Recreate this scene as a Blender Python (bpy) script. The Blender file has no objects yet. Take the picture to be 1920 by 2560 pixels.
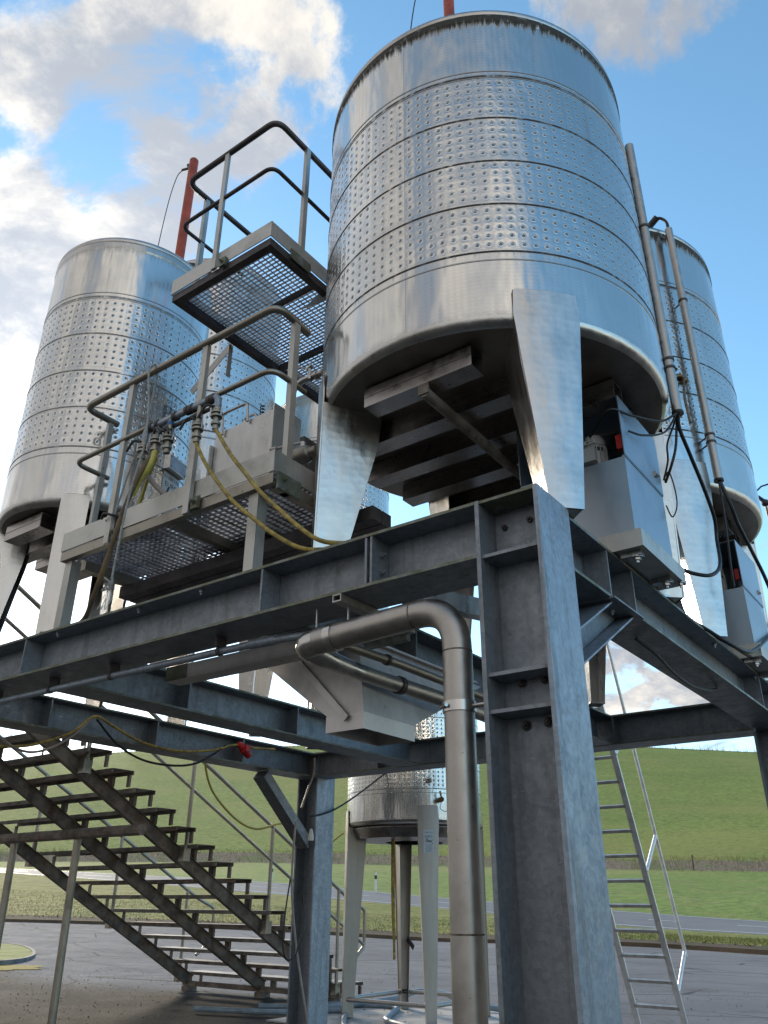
import bpy, bmesh, math, random
from mathutils import Vector, Matrix
random.seed(7)
R = math.radians
sc = bpy.context.scene
COL = sc.collection
# ------------------------------------------------------------------ camera
# metres; z = 0 is the top of the steel platform, the yard lies at z = -2.728
GZ = -2.728
cam = bpy.data.cameras.new("camera"); co = bpy.data.objects.new("camera", cam); COL.objects.link(co)
cam.sensor_fit = 'HORIZONTAL'; cam.sensor_width = 36.0; cam.lens = 2012.1 / 1920 * 36
cam.clip_start = 0.05; cam.clip_end = 3000
yaw, pit, rol = -0.63479, 0.45385, 0.006356
f = Vector((math.sin(yaw) * math.cos(pit), math.cos(yaw) * math.cos(pit), math.sin(pit)))
r0 = Vector((math.cos(yaw), -math.sin(yaw), 0)); u0 = r0.cross(f)
r1 = math.cos(rol) * r0 + math.sin(rol) * u0; u1 = -math.sin(rol) * r0 + math.cos(rol) * u0
m = Matrix((( r1.x, u1.x, -f.x), (r1.y, u1.y, -f.y), (r1.z, u1.z, -f.z))).to_4x4()
co.matrix_world = Matrix.Translation((1.2009, -2.6633, -1.5279)) @ m
sc.camera = co
sc.view_settings.view_transform = 'Standard'; sc.view_settings.look = 'None'
sc.view_settings.gamma = 1; sc.view_settings.use_curve_mapping = False
sc.view_settings.exposure = 1.25
sc.cycles.max_bounces = 8; sc.cycles.diffuse_bounces = 3; sc.cycles.glossy_bounces = 4
sc.cycles.sample_clamp_indirect = 6
# ------------------------------------------------------------------ node helper
class NT:
    def __init__(s, nt): s.nt = nt; s.N = nt.nodes; s.L = nt.links
    def n(s, t, **k):
        x = s.N.new(t)
        for a, b in k.items(): setattr(x, a, b)
        return x
    def put(s, sock, v):
        if v is None: return
        if hasattr(v, 'is_linked') or isinstance(v, bpy.types.NodeSocket): s.L.new(v, sock)
        elif isinstance(v, (tuple, list)) and len(v) == 3 and sock.type == 'RGBA': sock.default_value = (*v, 1)
        else: sock.default_value = v
    def m(s, op, a, b=None, c=None, clamp=False):
        x = s.n('ShaderNodeMath', operation=op); x.use_clamp = clamp
        s.put(x.inputs[0], a); s.put(x.inputs[1], b); s.put(x.inputs[2], c)
        return x.outputs[0]
    def ss(s, v, a, b, lo=0., hi=1.):
        x = s.n('ShaderNodeMapRange', interpolation_type='SMOOTHSTEP')
        for i, q in enumerate((v, a, b, lo, hi)): s.put(x.inputs[i], q)
        return x.outputs[0]
    def mix(s, f, a, b):
        x = s.n('ShaderNodeMix', data_type='RGBA')
        s.put(x.inputs[0], f); s.put(x.inputs[6], a); s.put(x.inputs[7], b)
        return x.outputs[2]
    def noise(s, vec, scale, det=4, rough=.55, dist=0.):
        x = s.n('ShaderNodeTexNoise'); s.put(x.inputs['Vector'], vec)
        x.inputs['Scale'].default_value = scale; x.inputs['Detail'].default_value = det
        x.inputs['Roughness'].default_value = rough; x.inputs['Distortion'].default_value = dist
        return x.outputs[0]
    def vmul(s, v, t):
        x = s.n('ShaderNodeMapping'); s.put(x.inputs[0], v); x.inputs[3].default_value = t
        return x.outputs[0]
    def obj(s): return s.n('ShaderNodeTexCoord').outputs['Object']
    def pos(s): return s.n('ShaderNodeNewGeometry').outputs['Position']
    def bump(s, h, dist, strength=1., nrm=None):
        x = s.n('ShaderNodeBump'); s.put(x.inputs['Height'], h)
        x.inputs['Distance'].default_value = dist; x.inputs['Strength'].default_value = strength
        if nrm is not None: s.L.new(nrm, x.inputs['Normal'])
        return x.outputs[0]
# ------------------------------------------------------------------ world : blue winter sky with broken cloud
SUN_AZ, SUN_EL = R(-61.5), R(18.4)
CLOUDS = [((-.68, .308, .666), .978, .994, .26), ((-.789, .37, .49), .95, .99, .16), ((-.474, .348, .809), .986, .997, .34), ((-.555, .40, .735), .988, .997, -.30), ((-.60, .20, .77), .99, .998, .1),
          ((-.543, .464, .70), .986, .998, .17), ((-.05, .51, .86), .982, .997, .40), ((-.301, .926, .23), .975, .998, .42), ((.36, -.82, .44), .84, .97, .34), ((.70, -.58, .40), .93, .99, .16)]
w = bpy.data.worlds.new("World"); sc.world = w; w.use_nodes = True
T = NT(w.node_tree); T.N.clear()
sky = T.n('ShaderNodeTexSky', sky_type='NISHITA'); sky.sun_disc = False
sky.sun_elevation = SUN_EL; sky.sun_rotation = SUN_AZ; sky.altitude = 400
sky.air_density = 1.0; sky.dust_density = 0.3; sky.ozone_density = 2.5
d = T.n('ShaderNodeTexCoord').outputs['Generated']
sp = T.n('ShaderNodeSeparateXYZ'); T.L.new(d, sp.inputs[0]); dx, dy, dz = sp.outputs
den = T.m('ADD', T.m('MAXIMUM', dz, 0.0), 0.32)
cb = T.n('ShaderNodeCombineXYZ'); T.put(cb.inputs[0], T.m('DIVIDE', dx, den)); T.put(cb.inputs[1], T.m('DIVIDE', dy, den)); T.put(cb.inputs[2], 0.7)
big = T.noise(cb.outputs[0], 1.15, 3, .5); fine = T.noise(cb.outputs[0], 4.2, 10, .62, .45)
sunv = Vector((math.sin(SUN_AZ) * math.cos(SUN_EL), math.cos(SUN_AZ) * math.cos(SUN_EL), math.sin(SUN_EL)))
dt = T.n('ShaderNodeVectorMath', operation='DOT_PRODUCT'); T.L.new(d, dt.inputs[0]); dt.inputs[1].default_value = sunv
sd = T.m('MAXIMUM', dt.outputs['Value'], 0.0)
side = T.m('ADD', T.m('MULTIPLY', dx, -0.25), T.m('MULTIPLY', dy, -0.42))
cv = T.m('ADD', T.m('ADD', T.m('MULTIPLY', big, 0.55), T.m('ADD', T.m('MULTIPLY', fine, 1.75), -.365)), side)
cv = T.m('ADD', cv, T.m('MULTIPLY', T.m('POWER', sd, 5.0), 0.05))
for (cx_, cy_, cz_), c0_, c1_, amp_ in CLOUDS:      # cloud banks and a gap; last two added behind the camera for tank reflections
    q_ = T.n('ShaderNodeVectorMath', operation='DOT_PRODUCT'); T.L.new(d, q_.inputs[0]); q_.inputs[1].default_value = (cx_, cy_, cz_)
    cv = T.m('ADD', cv, T.m('MULTIPLY', T.ss(q_.outputs['Value'], c0_, c1_), amp_))
mask = T.ss(cv, 0.82, 1.02)
low = T.ss(dz, 0.30, -0.02)
mask = T.m('MAXIMUM', mask, T.m('MULTIPLY', low, 0.45))
shade = T.ss(T.noise(cb.outputs[0], 3.0, 9, .65, .3), 0.40, 0.60)
glow = T.m('POWER', sd, 9.0)
ccol = T.mix(shade, (0.46, 0.50, 0.57), (1.0, 0.95, 0.87))
anti = T.m('MAXIMUM', T.m('MULTIPLY', dt.outputs['Value'], -1.0), 0.0)
cl = T.m('ADD', T.m('ADD', T.m('ADD', 0.36, T.m('MULTIPLY', anti, .22)), T.m('MULTIPLY', T.m('POWER', sd, 2.0), 0.10)), T.m('MULTIPLY', glow, .30))
bg1 = T.n('ShaderNodeBackground'); hs = T.n('ShaderNodeHueSaturation'); hs.inputs['Saturation'].default_value = 1.04; hs.inputs['Hue'].default_value = .484; T.L.new(sky.outputs[0], hs.inputs['Color']); T.L.new(hs.outputs[0], bg1.inputs[0]); bg1.inputs[1].default_value = 0.135
bg2 = T.n('ShaderNodeBackground'); T.put(bg2.inputs[0], ccol); T.put(bg2.inputs[1], cl)
mx = T.n('ShaderNodeMixShader'); T.put(mx.inputs[0], mask); T.L.new(bg1.outputs[0], mx.inputs[1]); T.L.new(bg2.outputs[0], mx.inputs[2])
ow = T.n('ShaderNodeOutputWorld'); T.L.new(mx.outputs[0], ow.inputs[0])
sl = bpy.data.lights.new("sun", 'SUN'); sl.energy = 1.6; sl.angle = R(9); sl.color = (1, .86, .68)
so = bpy.data.objects.new("sun", sl); COL.objects.link(so)
so.rotation_euler = (-sunv).to_track_quat('-Z', 'Y').to_euler()
# ------------------------------------------------------------------ materials
def mat(name):
    mt = bpy.data.materials.new(name); mt.use_nodes = True
    t = NT(mt.node_tree); b = t.N['Principled BSDF']
    return mt, t, b
def simple(name, col, rough=.6, metal=0., var=.25, scale=8., bumpd=.002, dirt=None, dirtamt=.5, spec=None):
    mt, t, b = mat(name); p = t.obj()
    n1 = t.noise(p, scale, 6); n2 = t.noise(p, scale * 6, 4)
    lo = tuple(c * (1 - var) for c in col); hi = tuple(min(1, c * (1 + var)) for c in col)
    c = t.mix(t.ss(n1, .3, .7), lo, hi)
    if dirt: c = t.mix(t.m('MULTIPLY', t.ss(t.noise(p, scale * .7, 8, .7), .52, .72), dirtamt), c, dirt)
    t.put(b.inputs['Base Color'], c); b.inputs['Metallic'].default_value = metal
    t.put(b.inputs['Roughness'], t.ss(n2, .2, .8, max(.05, rough - .12), min(1, rough + .12)))
    t.put(b.inputs['Normal'], t.bump(n2, bumpd))
    return mt
def galv(name, col, mossy=0.):
    col = tuple(x * 1.02 for x in col)
    mt, t, b = mat(name); p = t.pos()
    v = t.n('ShaderNodeTexVoronoi'); t.put(v.inputs['Vector'], p); v.inputs['Scale'].default_value = 55
    n1 = t.noise(p, 2.3, 7, .6); n2 = t.noise(p, 14, 6, .65)
    st = t.noise(t.vmul(p, (9, 9, .7)), 2.2, 6, .6)
    sep = t.n('ShaderNodeSeparateColor'); t.L.new(v.outputs['Color'], sep.inputs[0])
    c = t.mix(t.ss(n1, .3, .72), tuple(x * .74 for x in col), col)
    c = t.mix(t.m('MULTIPLY', sep.outputs[0], .35), c, tuple(min(1, x * 1.5) for x in col))
    c = t.mix(t.m('MULTIPLY', t.ss(st, .48, .75), .5), c, tuple(x * .42 for x in col))
    c = t.mix(t.m('MULTIPLY', t.ss(n2, .66, .74), .7), c, (.42, .43, .43))
    ru = t.m('MULTIPLY', t.ss(t.noise(t.vmul(p, (7, 7, .5)), 1.6, 7, .7), .56, .72), t.ss(t.noise(p, 1.1, 4), .45, .62))
    c = t.mix(t.m('MULTIPLY', ru, .55), c, (.13, .10, .075))
    c = t.mix(t.m('MULTIPLY', t.ss(t.noise(t.vmul(p, (3, 3, 14)), 6, 3, .5), .70, .73), .35), c, (.40, .42, .44))
    c = t.mix(t.m('MULTIPLY', t.ss(t.noise(p, 5.5, 8, .7), .60, .75), .6), c, (.07, .055, .04))
    if mossy: c = t.mix(t.m('MULTIPLY', t.ss(t.noise(p, 9, 8, .7), .34, .60), mossy), c, (.115, .115, .045))
    t.put(b.inputs['Base Color'], c); b.inputs['Metallic'].default_value = .62
    t.put(b.inputs['Roughness'], t.ss(n2, .2, .8, .38, .66))
    t.put(b.inputs['Normal'], t.bump(t.m('ADD', n2, t.m('MULTIPLY', sep.outputs[0], .3)), .004, .7))
    return mt
def steel(name, base=(.63, .61, .58), rough=.3, streak=(30, 30, 1.), dirt=.35, dcol=(.16, .13, .09), pearl=0., wav=.004):
    mt, t, b = mat(name); p = t.obj()
    st = t.noise(t.vmul(p, streak), 3, 5, .6)
    n1 = t.noise(p, 3, 7, .65); n2 = t.noise(p, 26, 7, .7)
    c = t.mix(t.ss(st, .3, .7), tuple(x * .84 for x in base), base)
    c = t.mix(t.m('MULTIPLY', t.ss(n1, .48, .76), dirt), c, dcol)
    c = t.mix(t.m('MULTIPLY', t.ss(n2, .64, .72), min(1, dirt * 1.8)), c, tuple(x * .5 for x in dcol))
    t.put(b.inputs['Base Color'], c)
    t.put(b.inputs['Metallic'], t.ss(t.m('MULTIPLY', t.ss(n1, .48, .76), dirt), 0, 1, 1., .3))
    t.put(b.inputs['Roughness'], t.ss(st, .2, .8, max(.08, rough - .07), rough + .12))
    h = t.m('ADD', t.m('MULTIPLY', t.noise(p, 4, 2), 1.), t.m('MULTIPLY', st, .04))
    if pearl:
        v = t.n('ShaderNodeTexVoronoi'); v.inputs['Scale'].default_value = 24; v.inputs['Randomness'].default_value = .5; t.put(v.inputs['Vector'], p)
        h = t.m('ADD', h, t.m('MULTIPLY', v.outputs['Distance'], pearl))
    t.put(b.inputs['Normal'], t.bump(h, wav))
    return mt
def tankskin():
    mt, t, b = mat('pearl_stainless'); uv = t.n('ShaderNodeUVMap'); uv.uv_map = 'UVMap'
    s = t.n('ShaderNodeSeparateXYZ'); t.L.new(uv.outputs[0], s.inputs[0]); u, v = s.outputs[0], s.outputs[1]
    at = t.n('ShaderNodeAttribute', attribute_type='OBJECT', attribute_name='grime'); grime = at.outputs['Fac']
    SE = [.46, .79, 1.11, 1.45, 1.79]
    # dimples
    pu, pv = .0605, .0555
    cu = t.m('MULTIPLY', t.m('SUBTRACT', t.m('FRACT', t.m('DIVIDE', u, pu)), .5), pu)
    band = t.m('MULTIPLY', t.m('GREATER_THAN', v, .475), t.m('LESS_THAN', v, 1.80))
    vv = t.m('FRACT', t.m('DIVIDE', t.m('SUBTRACT', v, .46), .3325))
    cv_ = t.m('MULTIPLY', t.m('SUBTRACT', t.m('FRACT', t.m('MULTIPLY', t.m('SUBTRACT', vv, .055), 5 / .89)), .5), pv * 1.02)
    inb = t.m('MULTIPLY', t.m('GREATER_THAN', vv, .055), t.m('LESS_THAN', vv, .945))
    band = t.m('MULTIPLY', band, inb)
    dd = t.m('SQRT', t.m('ADD', t.m('MULTIPLY', cu, cu), t.m('MULTIPLY', cv_, cv_)))
    pil = t.ss(dd, .006, .034); pit = t.ss(dd, .0050, .0120)
    ring = t.m('MULTIPLY', t.ss(dd, .006, .010), t.ss(dd, .016, .011))
    irr = t.ss(t.noise(t.obj(), 2.6, 5, .6), .25, .75, .55, 1.35)
    h = t.m('MULTIPLY', t.m('MULTIPLY', band, irr), t.m('ADD', t.m('ADD', t.m('MULTIPLY', pil, .0014), t.m('MULTIPLY', pit, .0034)), t.m('MULTIPLY', ring, .0016)))
    # pearl circles
    q = .034
    au = t.m('MULTIPLY', t.m('SUBTRACT', t.m('FRACT', t.m('DIVIDE', u, q)), .5), q)
    av = t.m('MULTIPLY', t.m('SUBTRACT', t.m('FRACT', t.m('DIVIDE', v, q * .72)), .5), q * .72)
    pr = t.m('SQRT', t.m('ADD', t.m('MULTIPLY', au, au), t.m('MULTIPLY', av, av)))
    h = t.m('ADD', h, t.m('MULTIPLY', pr, .008))
    p = t.obj()
    h = t.m('ADD', h, t.m('MULTIPLY', t.noise(t.vmul(p, (1, 1, .30)), 3.0, 3), .032))
    t.put(b.inputs['Normal'], t.bump(h, 1.0, .8))
    # grime : seams, rim, drips
    nz = t.noise(p, 18, 7, .7); cc = t.n('ShaderNodeCombineXYZ'); t.put(cc.inputs[0], t.m('MULTIPLY', u, 22.)); t.put(cc.inputs[1], t.m('MULTIPLY', v, 2.2))
    drip = t.noise(cc.outputs[0], 1.6, 6, .7)
    seam = None
    for i, z in enumerate(SE):
        wd = .010 if i < 4 else .017
        g = t.ss(t.m('ABSOLUTE', t.m('SUBTRACT', v, z + (.012 if i == 4 else 0))), wd, wd * .35)
        below = t.m('MULTIPLY', t.ss(t.m('SUBTRACT', z, v), .05, .0), t.m('GREATER_THAN', z, v))
        g = t.m('MAXIMUM', t.m('MULTIPLY', g, t.ss(nz, .30, .5)), t.m('MULTIPLY', t.m('MULTIPLY', below, t.ss(drip, .5, .72)), .6))
        seam = g if seam is None else t.m('MAXIMUM', seam, g)
    thin = t.ss(t.m('ABSOLUTE', t.m('SUBTRACT', v, .405)), .004, .0015)
    thin2 = t.ss(t.m('ABSOLUTE', t.m('SUBTRACT', v, 1.845)), .004, .0015)
    seam = t.m('MAXIMUM', t.m('MULTIPLY', seam, t.m('ADD', .5, t.m('MULTIPLY', grime, .5))), t.m('MULTIPLY', t.m('MAXIMUM', thin, thin2), .5))
    rim = t.ss(t.m('ADD', v, t.m('MULTIPLY', t.m('SUBTRACT', drip, .5), .30)), 2.24, 2.31)
    rim = t.m('MULTIPLY', t.m('MULTIPLY', rim, grime), t.ss(nz, .2, .45))
    veil = t.m('MULTIPLY', t.ss(t.noise(p, 2.4, 6, .6), .42, .75), .22)
    spk = t.m('MULTIPLY', t.ss(t.noise(p, 42, 5, .7), .66, .74), t.m('MULTIPLY', t.ss(v, 1.6, 2.3), grime))
    dirt = t.m('MAXIMUM', t.m('MAXIMUM', seam, rim), t.m('MULTIPLY', spk, .6))
    low_ = t.m('MULTIPLY', t.ss(v, .10, .0), t.ss(nz, .35, .6))
    dirt = t.m('MAXIMUM', dirt, t.m('MULTIPLY', low_, .45))
    vs_ = t.ss(t.m('ABSOLUTE', t.m('SUBTRACT', t.m('FRACT', t.m('DIVIDE', t.m('ADD', u, .35), 2.1)), .5)), .0016, .0008)
    dirt = t.m('MAXIMUM', dirt, t.m('MULTIPLY', vs_, .28))
    run = t.m('MULTIPLY', t.ss(t.noise(t.vmul(p, (5, 5, .35)), 2.0, 6, .65), .60, .74), .30)
    dirt = t.m('MAXIMUM', dirt, run)
    pit_dark = t.m('MULTIPLY', t.m('MULTIPLY', band, t.ss(dd, .0115, .0055)), t.ss(nz, .3, .7, .35, .85))  # dimple centres coloured darker, unevenly
    dirt = t.m('MAXIMUM', dirt, pit_dark)
    c = t.mix(veil, (.63, .615, .59), (.42, .39, .345))
    c = t.mix(dirt, c, (.045, .036, .026))
    t.put(b.inputs['Base Color'], c)
    t.put(b.inputs['Metallic'], t.ss(dirt, .2, .9, 1., .15))
    rr = t.m('ADD', t.m('ADD', .15, t.m('MULTIPLY', dirt, .5)), t.m('MULTIPLY', t.ss(pr, .0, .017), .07))
    at2 = t.n('ShaderNodeAttribute', attribute_type='OBJECT', attribute_name='dull')
    t.put(b.inputs['Roughness'], t.m('ADD', t.m('ADD', rr, at2.outputs['Fac']), t.m('MULTIPLY', veil, .35)))
    return mt
M = {}
M['skin'] = tankskin()
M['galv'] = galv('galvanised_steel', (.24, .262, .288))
M['galv_light'] = galv('galvanised_face', (.30, .35, .41))  # paler, bluer copy of galv; on columns it puts sky light into one face
M['moss'] = galv('mossy_edge', (.24, .26, .25), .75)
M['steel'] = steel('stainless_plate', (.52, .50, .48), streak=(8, 8, 2.))
M['plate'] = steel('weathered_plate', (.60, .58, .555), .30, streak=(4, 4, 1.), dirt=.22, pearl=.12, wav=.006)
M['eleg'] = steel('brushed_leg', (.40, .375, .355), .42, streak=(10, 10, 1.), dirt=.12, pearl=.08, wav=.003)
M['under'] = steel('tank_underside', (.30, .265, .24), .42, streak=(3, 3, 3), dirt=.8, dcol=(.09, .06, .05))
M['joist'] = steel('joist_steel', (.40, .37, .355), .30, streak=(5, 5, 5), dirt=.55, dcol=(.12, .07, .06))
M['pipe'] = steel('stainless_pipe', (.46, .43, .40), .42, streak=(5, 5, 5), dirt=.35)
M['dullpipe'] = steel('dull_rail', (.38, .35, .30), .45, dirt=.65, dcol=(.07, .07, .04))
M['toe'] = steel('toe_plate', (.56, .55, .52), .5, dirt=.55, dcol=(.14, .13, .09))
M['post'] = steel('post_steel', (.52, .51, .48), .48, dirt=.5, dcol=(.13, .12, .07))
M['frame'] = simple('dark_frame', (.10, .085, .085), .6, .5, .3, 6)
M['grate'] = simple('grating_steel', (.34, .34, .37), .5, .7, .35, 9, dirt=(.09, .10, .03), dirtamt=.6)
M['rust'] = simple('rusty_steel', (.22, .19, .165), .8, .3, .4, 7, dirt=(.16, .065, .03), dirtamt=.8)
M['stair'] = simple('stair_steel', (.27, .255, .23), .7, .4, .35, 6, dirt=(.10, .06, .035), dirtamt=.6)
M['tread'] = simple('tread_steel', (.17, .17, .17), .6, .5, .3, 6)
M['alu'] = simple('bare_aluminium', (.80, .80, .80), .42, .6, .12, 12)
M['rung'] = simple('ladder_rung', (.46, .45, .43), .5, .4, .2, 12)
M['bluebox'] = steel('smooth_casing', (.37, .42, .48), .40, streak=(3, 3, 2), dirt=.10, wav=.0008)
M['grey'] = simple('grey_paint', (.42, .43, .43), .45, 0, .1, 6)
M['dark'] = simple('dark_fitting', (.035, .033, .033), .5, .2, .2, 10)
M['black'] = simple('black_rubber', (.012, .012, .013), .5, 0, .3, 12)
M['yellow'] = simple('yellow_hose', (.36, .26, .06), .6, 0, .4, 22, dirt=(.09, .06, .03), dirtamt=.9)
M['yellow2'] = simple('bright_yellow_hose', (.52, .46, .10), .5, 0, .15, 8)
M['brownhose'] = simple('brown_hose', (.15, .10, .055), .6, 0, .35, 9, dirt=(.30, .22, .07), dirtamt=.5)
M['greyhose'] = simple('pale_hose', (.34, .29, .27), .5, 0, .15, 9)
M['bluehose'] = simple('blue_grey_hose', (.20, .26, .32), .45, 0, .2, 9)
M['rope'] = simple('rope_fibre', (.36, .36, .34), .9, 0, .25, 60, .004)
M['orange'] = simple('orange_paint', (.36, .055, .025), .6, 0, .25, 7, dirt=(.25, .07, .04), dirtamt=.6)
M['brass'] = simple('worn_brass', (.22, .15, .09), .4, .8, .3, 20)
M['red'] = simple('red_plastic', (.55, .02, .02), .4, 0, .1, 8)
M['blue'] = simple('blue_sleeve', (.03, .12, .35), .45, 0, .1, 8)
M['white'] = simple('white_plastic', (.72, .72, .70), .4, 0, .08, 8)
M['weld'] = simple('weld_bead', (.16, .13, .10), .6, .6, .5, 60, .004)
M['hopper'] = steel('hopper_steel', (.66, .64, .63), .55, streak=(5, 5, 3), dirt=.30, dcol=(.16, .13, .10), wav=.0015)
M['label'] = simple('label_foil', (.50, .56, .60), .4, 0, .08, 8)
M['ink'] = simple('label_ink', (.04, .05, .06), .6, 0, .1, 8)
M['oldkerb'] = simple('worn_kerb', (.17, .165, .16), .9, 0, .3, 3, dirt=(.08, .08, .05), dirtamt=.7)
M['wood'] = simple('bare_bark', (.10, .075, .055), .9, 0, .3, 5)
M['conc'] = simple('pale_concrete', (.42, .40, .38), .85, 0, .2, 3)
# ground materials
def gmat(name, cols, scales, rough=.9, bumpd=.03, puddle=False):
    mt, t, b = mat(name); p = t.pos()
    if 'grass' in name: cols = [tuple(v * k_ for v, k_ in zip(c_, (1.75, 1.72, 1.3))) for c_ in cols]; p = t.vmul(p, (1, 1, 3.)); bumpd = .30; scales = (scales[0], .42, 1.25)
    n = t.noise(p, scales[0], 8, .6); n2 = t.noise(p, scales[1], 8, .65); n3 = t.noise(p, scales[2], 5, .7)
    c = t.mix(t.ss(n, .32, .68), cols[0], cols[1])
    c = t.mix(t.m('MULTIPLY', t.ss(n2, .45, .72), .8), c, cols[2])
    c = t.mix(t.m('MULTIPLY', t.ss(n3, .35, .75), .5), c, cols[3])
    if 'grass' in name:
        c = t.mix(t.m('MULTIPLY', t.ss(n3, .48, .62), .62), c, tuple(v * .60 for v in cols[0]))
        st = t.noise(t.vmul(p, (.12, .12, 2.2)), 1.4, 6, .6); c = t.mix(t.m('MULTIPLY', t.ss(st, .48, .70), .45), c, tuple(v * .72 for v in cols[0]))
        pt = t.noise(p, .028, 4, .6); c = t.mix(t.m('MULTIPLY', t.ss(pt, .45, .65), .45), c, (cols[2][0] * 1.05, cols[2][1], cols[2][2]))
    t.put(b.inputs['Base Color'], c)
    t.put(b.inputs['Roughness'], rough)
    t.put(b.inputs['Normal'], t.bump(n3, bumpd, .8)); b.inputs['Specular IOR Level'].default_value = .2
    return mt
M['grass'] = gmat('hill_grass', [(.125, .165, .045), (.165, .205, .055), (.20, .19, .075), (.075, .10, .03)], (.05, .35, 5), bumpd=.10)
M['grassb'] = gmat('field_grass', [(.115, .165, .045), (.14, .19, .055), (.18, .17, .085), (.07, .105, .035)], (.07, .5, 6), bumpd=.09)
M['verge'] = gmat('verge_grass', [(.11, .13, .035), (.17, .165, .06), (.20, .17, .08), (.06, .075, .02)], (.15, .8, 9), bumpd=.08)
M['brush'] = gmat('dead_brush', [(.26, .19, .13), (.32, .24, .16), (.20, .19, .08), (.15, .12, .07)], (.3, 1.5, 8), bumpd=.2)
M['asph'] = gmat('road_asphalt', [(.19, .195, .205), (.22, .225, .235), (.16, .165, .17), (.13, .13, .14)], (.1, .6, 30), .8, .01)
M['soil'] = gmat('kerb_soil', [(.10, .075, .055), (.15, .11, .08), (.10, .11, .045), (.05, .04, .03)], (.6, 3, 16), bumpd=.05)
def bankmat():
    mt, t, b = mat('brushy_bank'); p = t.pos(); n = t.noise(p, .30, 8, .7); n2 = t.noise(p, 1.6, 6, .7)
    c = t.mix(t.ss(n, .40, .56), (.19, .22, .075), (.27, .20, .14)); c = t.mix(t.m('MULTIPLY', t.ss(n2, .45, .65), .6), c, (.15, .12, .08))
    t.put(b.inputs['Base Color'], c); b.inputs['Roughness'].default_value = .95; t.put(b.inputs['Normal'], t.bump(n2, .25)); return mt
M['bank'] = bankmat()
def yardmat():
    mt, t, b = mat('yard_asphalt'); p = t.pos()
    n = t.noise(p, .22, 8, .6); n2 = t.noise(p, 1.3, 8, .7); n3 = t.noise(p, 60, 4, .7); n4 = t.noise(p, 260, 2, .5)
    c = t.mix(t.ss(n, .3, .7), (.175, .176, .188), (.24, .24, .25))
    c = t.mix(t.m('MULTIPLY', t.ss(n2, .5, .75), .55), c, (.085, .08, .078))
    c = t.mix(t.m('MULTIPLY', t.ss(n3, .55, .75), .35), c, (.26, .25, .24))
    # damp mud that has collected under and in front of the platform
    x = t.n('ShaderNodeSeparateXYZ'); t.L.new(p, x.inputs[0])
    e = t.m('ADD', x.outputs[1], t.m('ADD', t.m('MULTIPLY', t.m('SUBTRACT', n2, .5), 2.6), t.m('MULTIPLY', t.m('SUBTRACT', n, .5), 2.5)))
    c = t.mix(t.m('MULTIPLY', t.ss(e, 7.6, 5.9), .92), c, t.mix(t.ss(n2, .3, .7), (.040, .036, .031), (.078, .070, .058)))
    # cracks
    w_ = t.n('ShaderNodeTexVoronoi', feature='DISTANCE_TO_EDGE'); t.put(w_.inputs['Vector'], t.vmul(p, (.22, .55, 1)))
    w_.inputs['Scale'].default_value = 1
    ck = t.ss(t.m('ADD', w_.outputs['Distance'], t.m('MULTIPLY', t.m('SUBTRACT', n2, .5), .04)), .014, .003)
    c = t.mix(t.m('MULTIPLY', ck, .7), c, (.035, .035, .035))
    t.put(b.inputs['Base Color'], c); t.put(b.inputs['Roughness'], t.ss(n2, .3, .7, .86, .98))
    t.put(b.inputs['Normal'], t.bump(t.m('ADD', n3, n4), .008, .8)); b.inputs['Specular IOR Level'].default_value = .12
    return mt
M['yard'] = yardmat()
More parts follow.
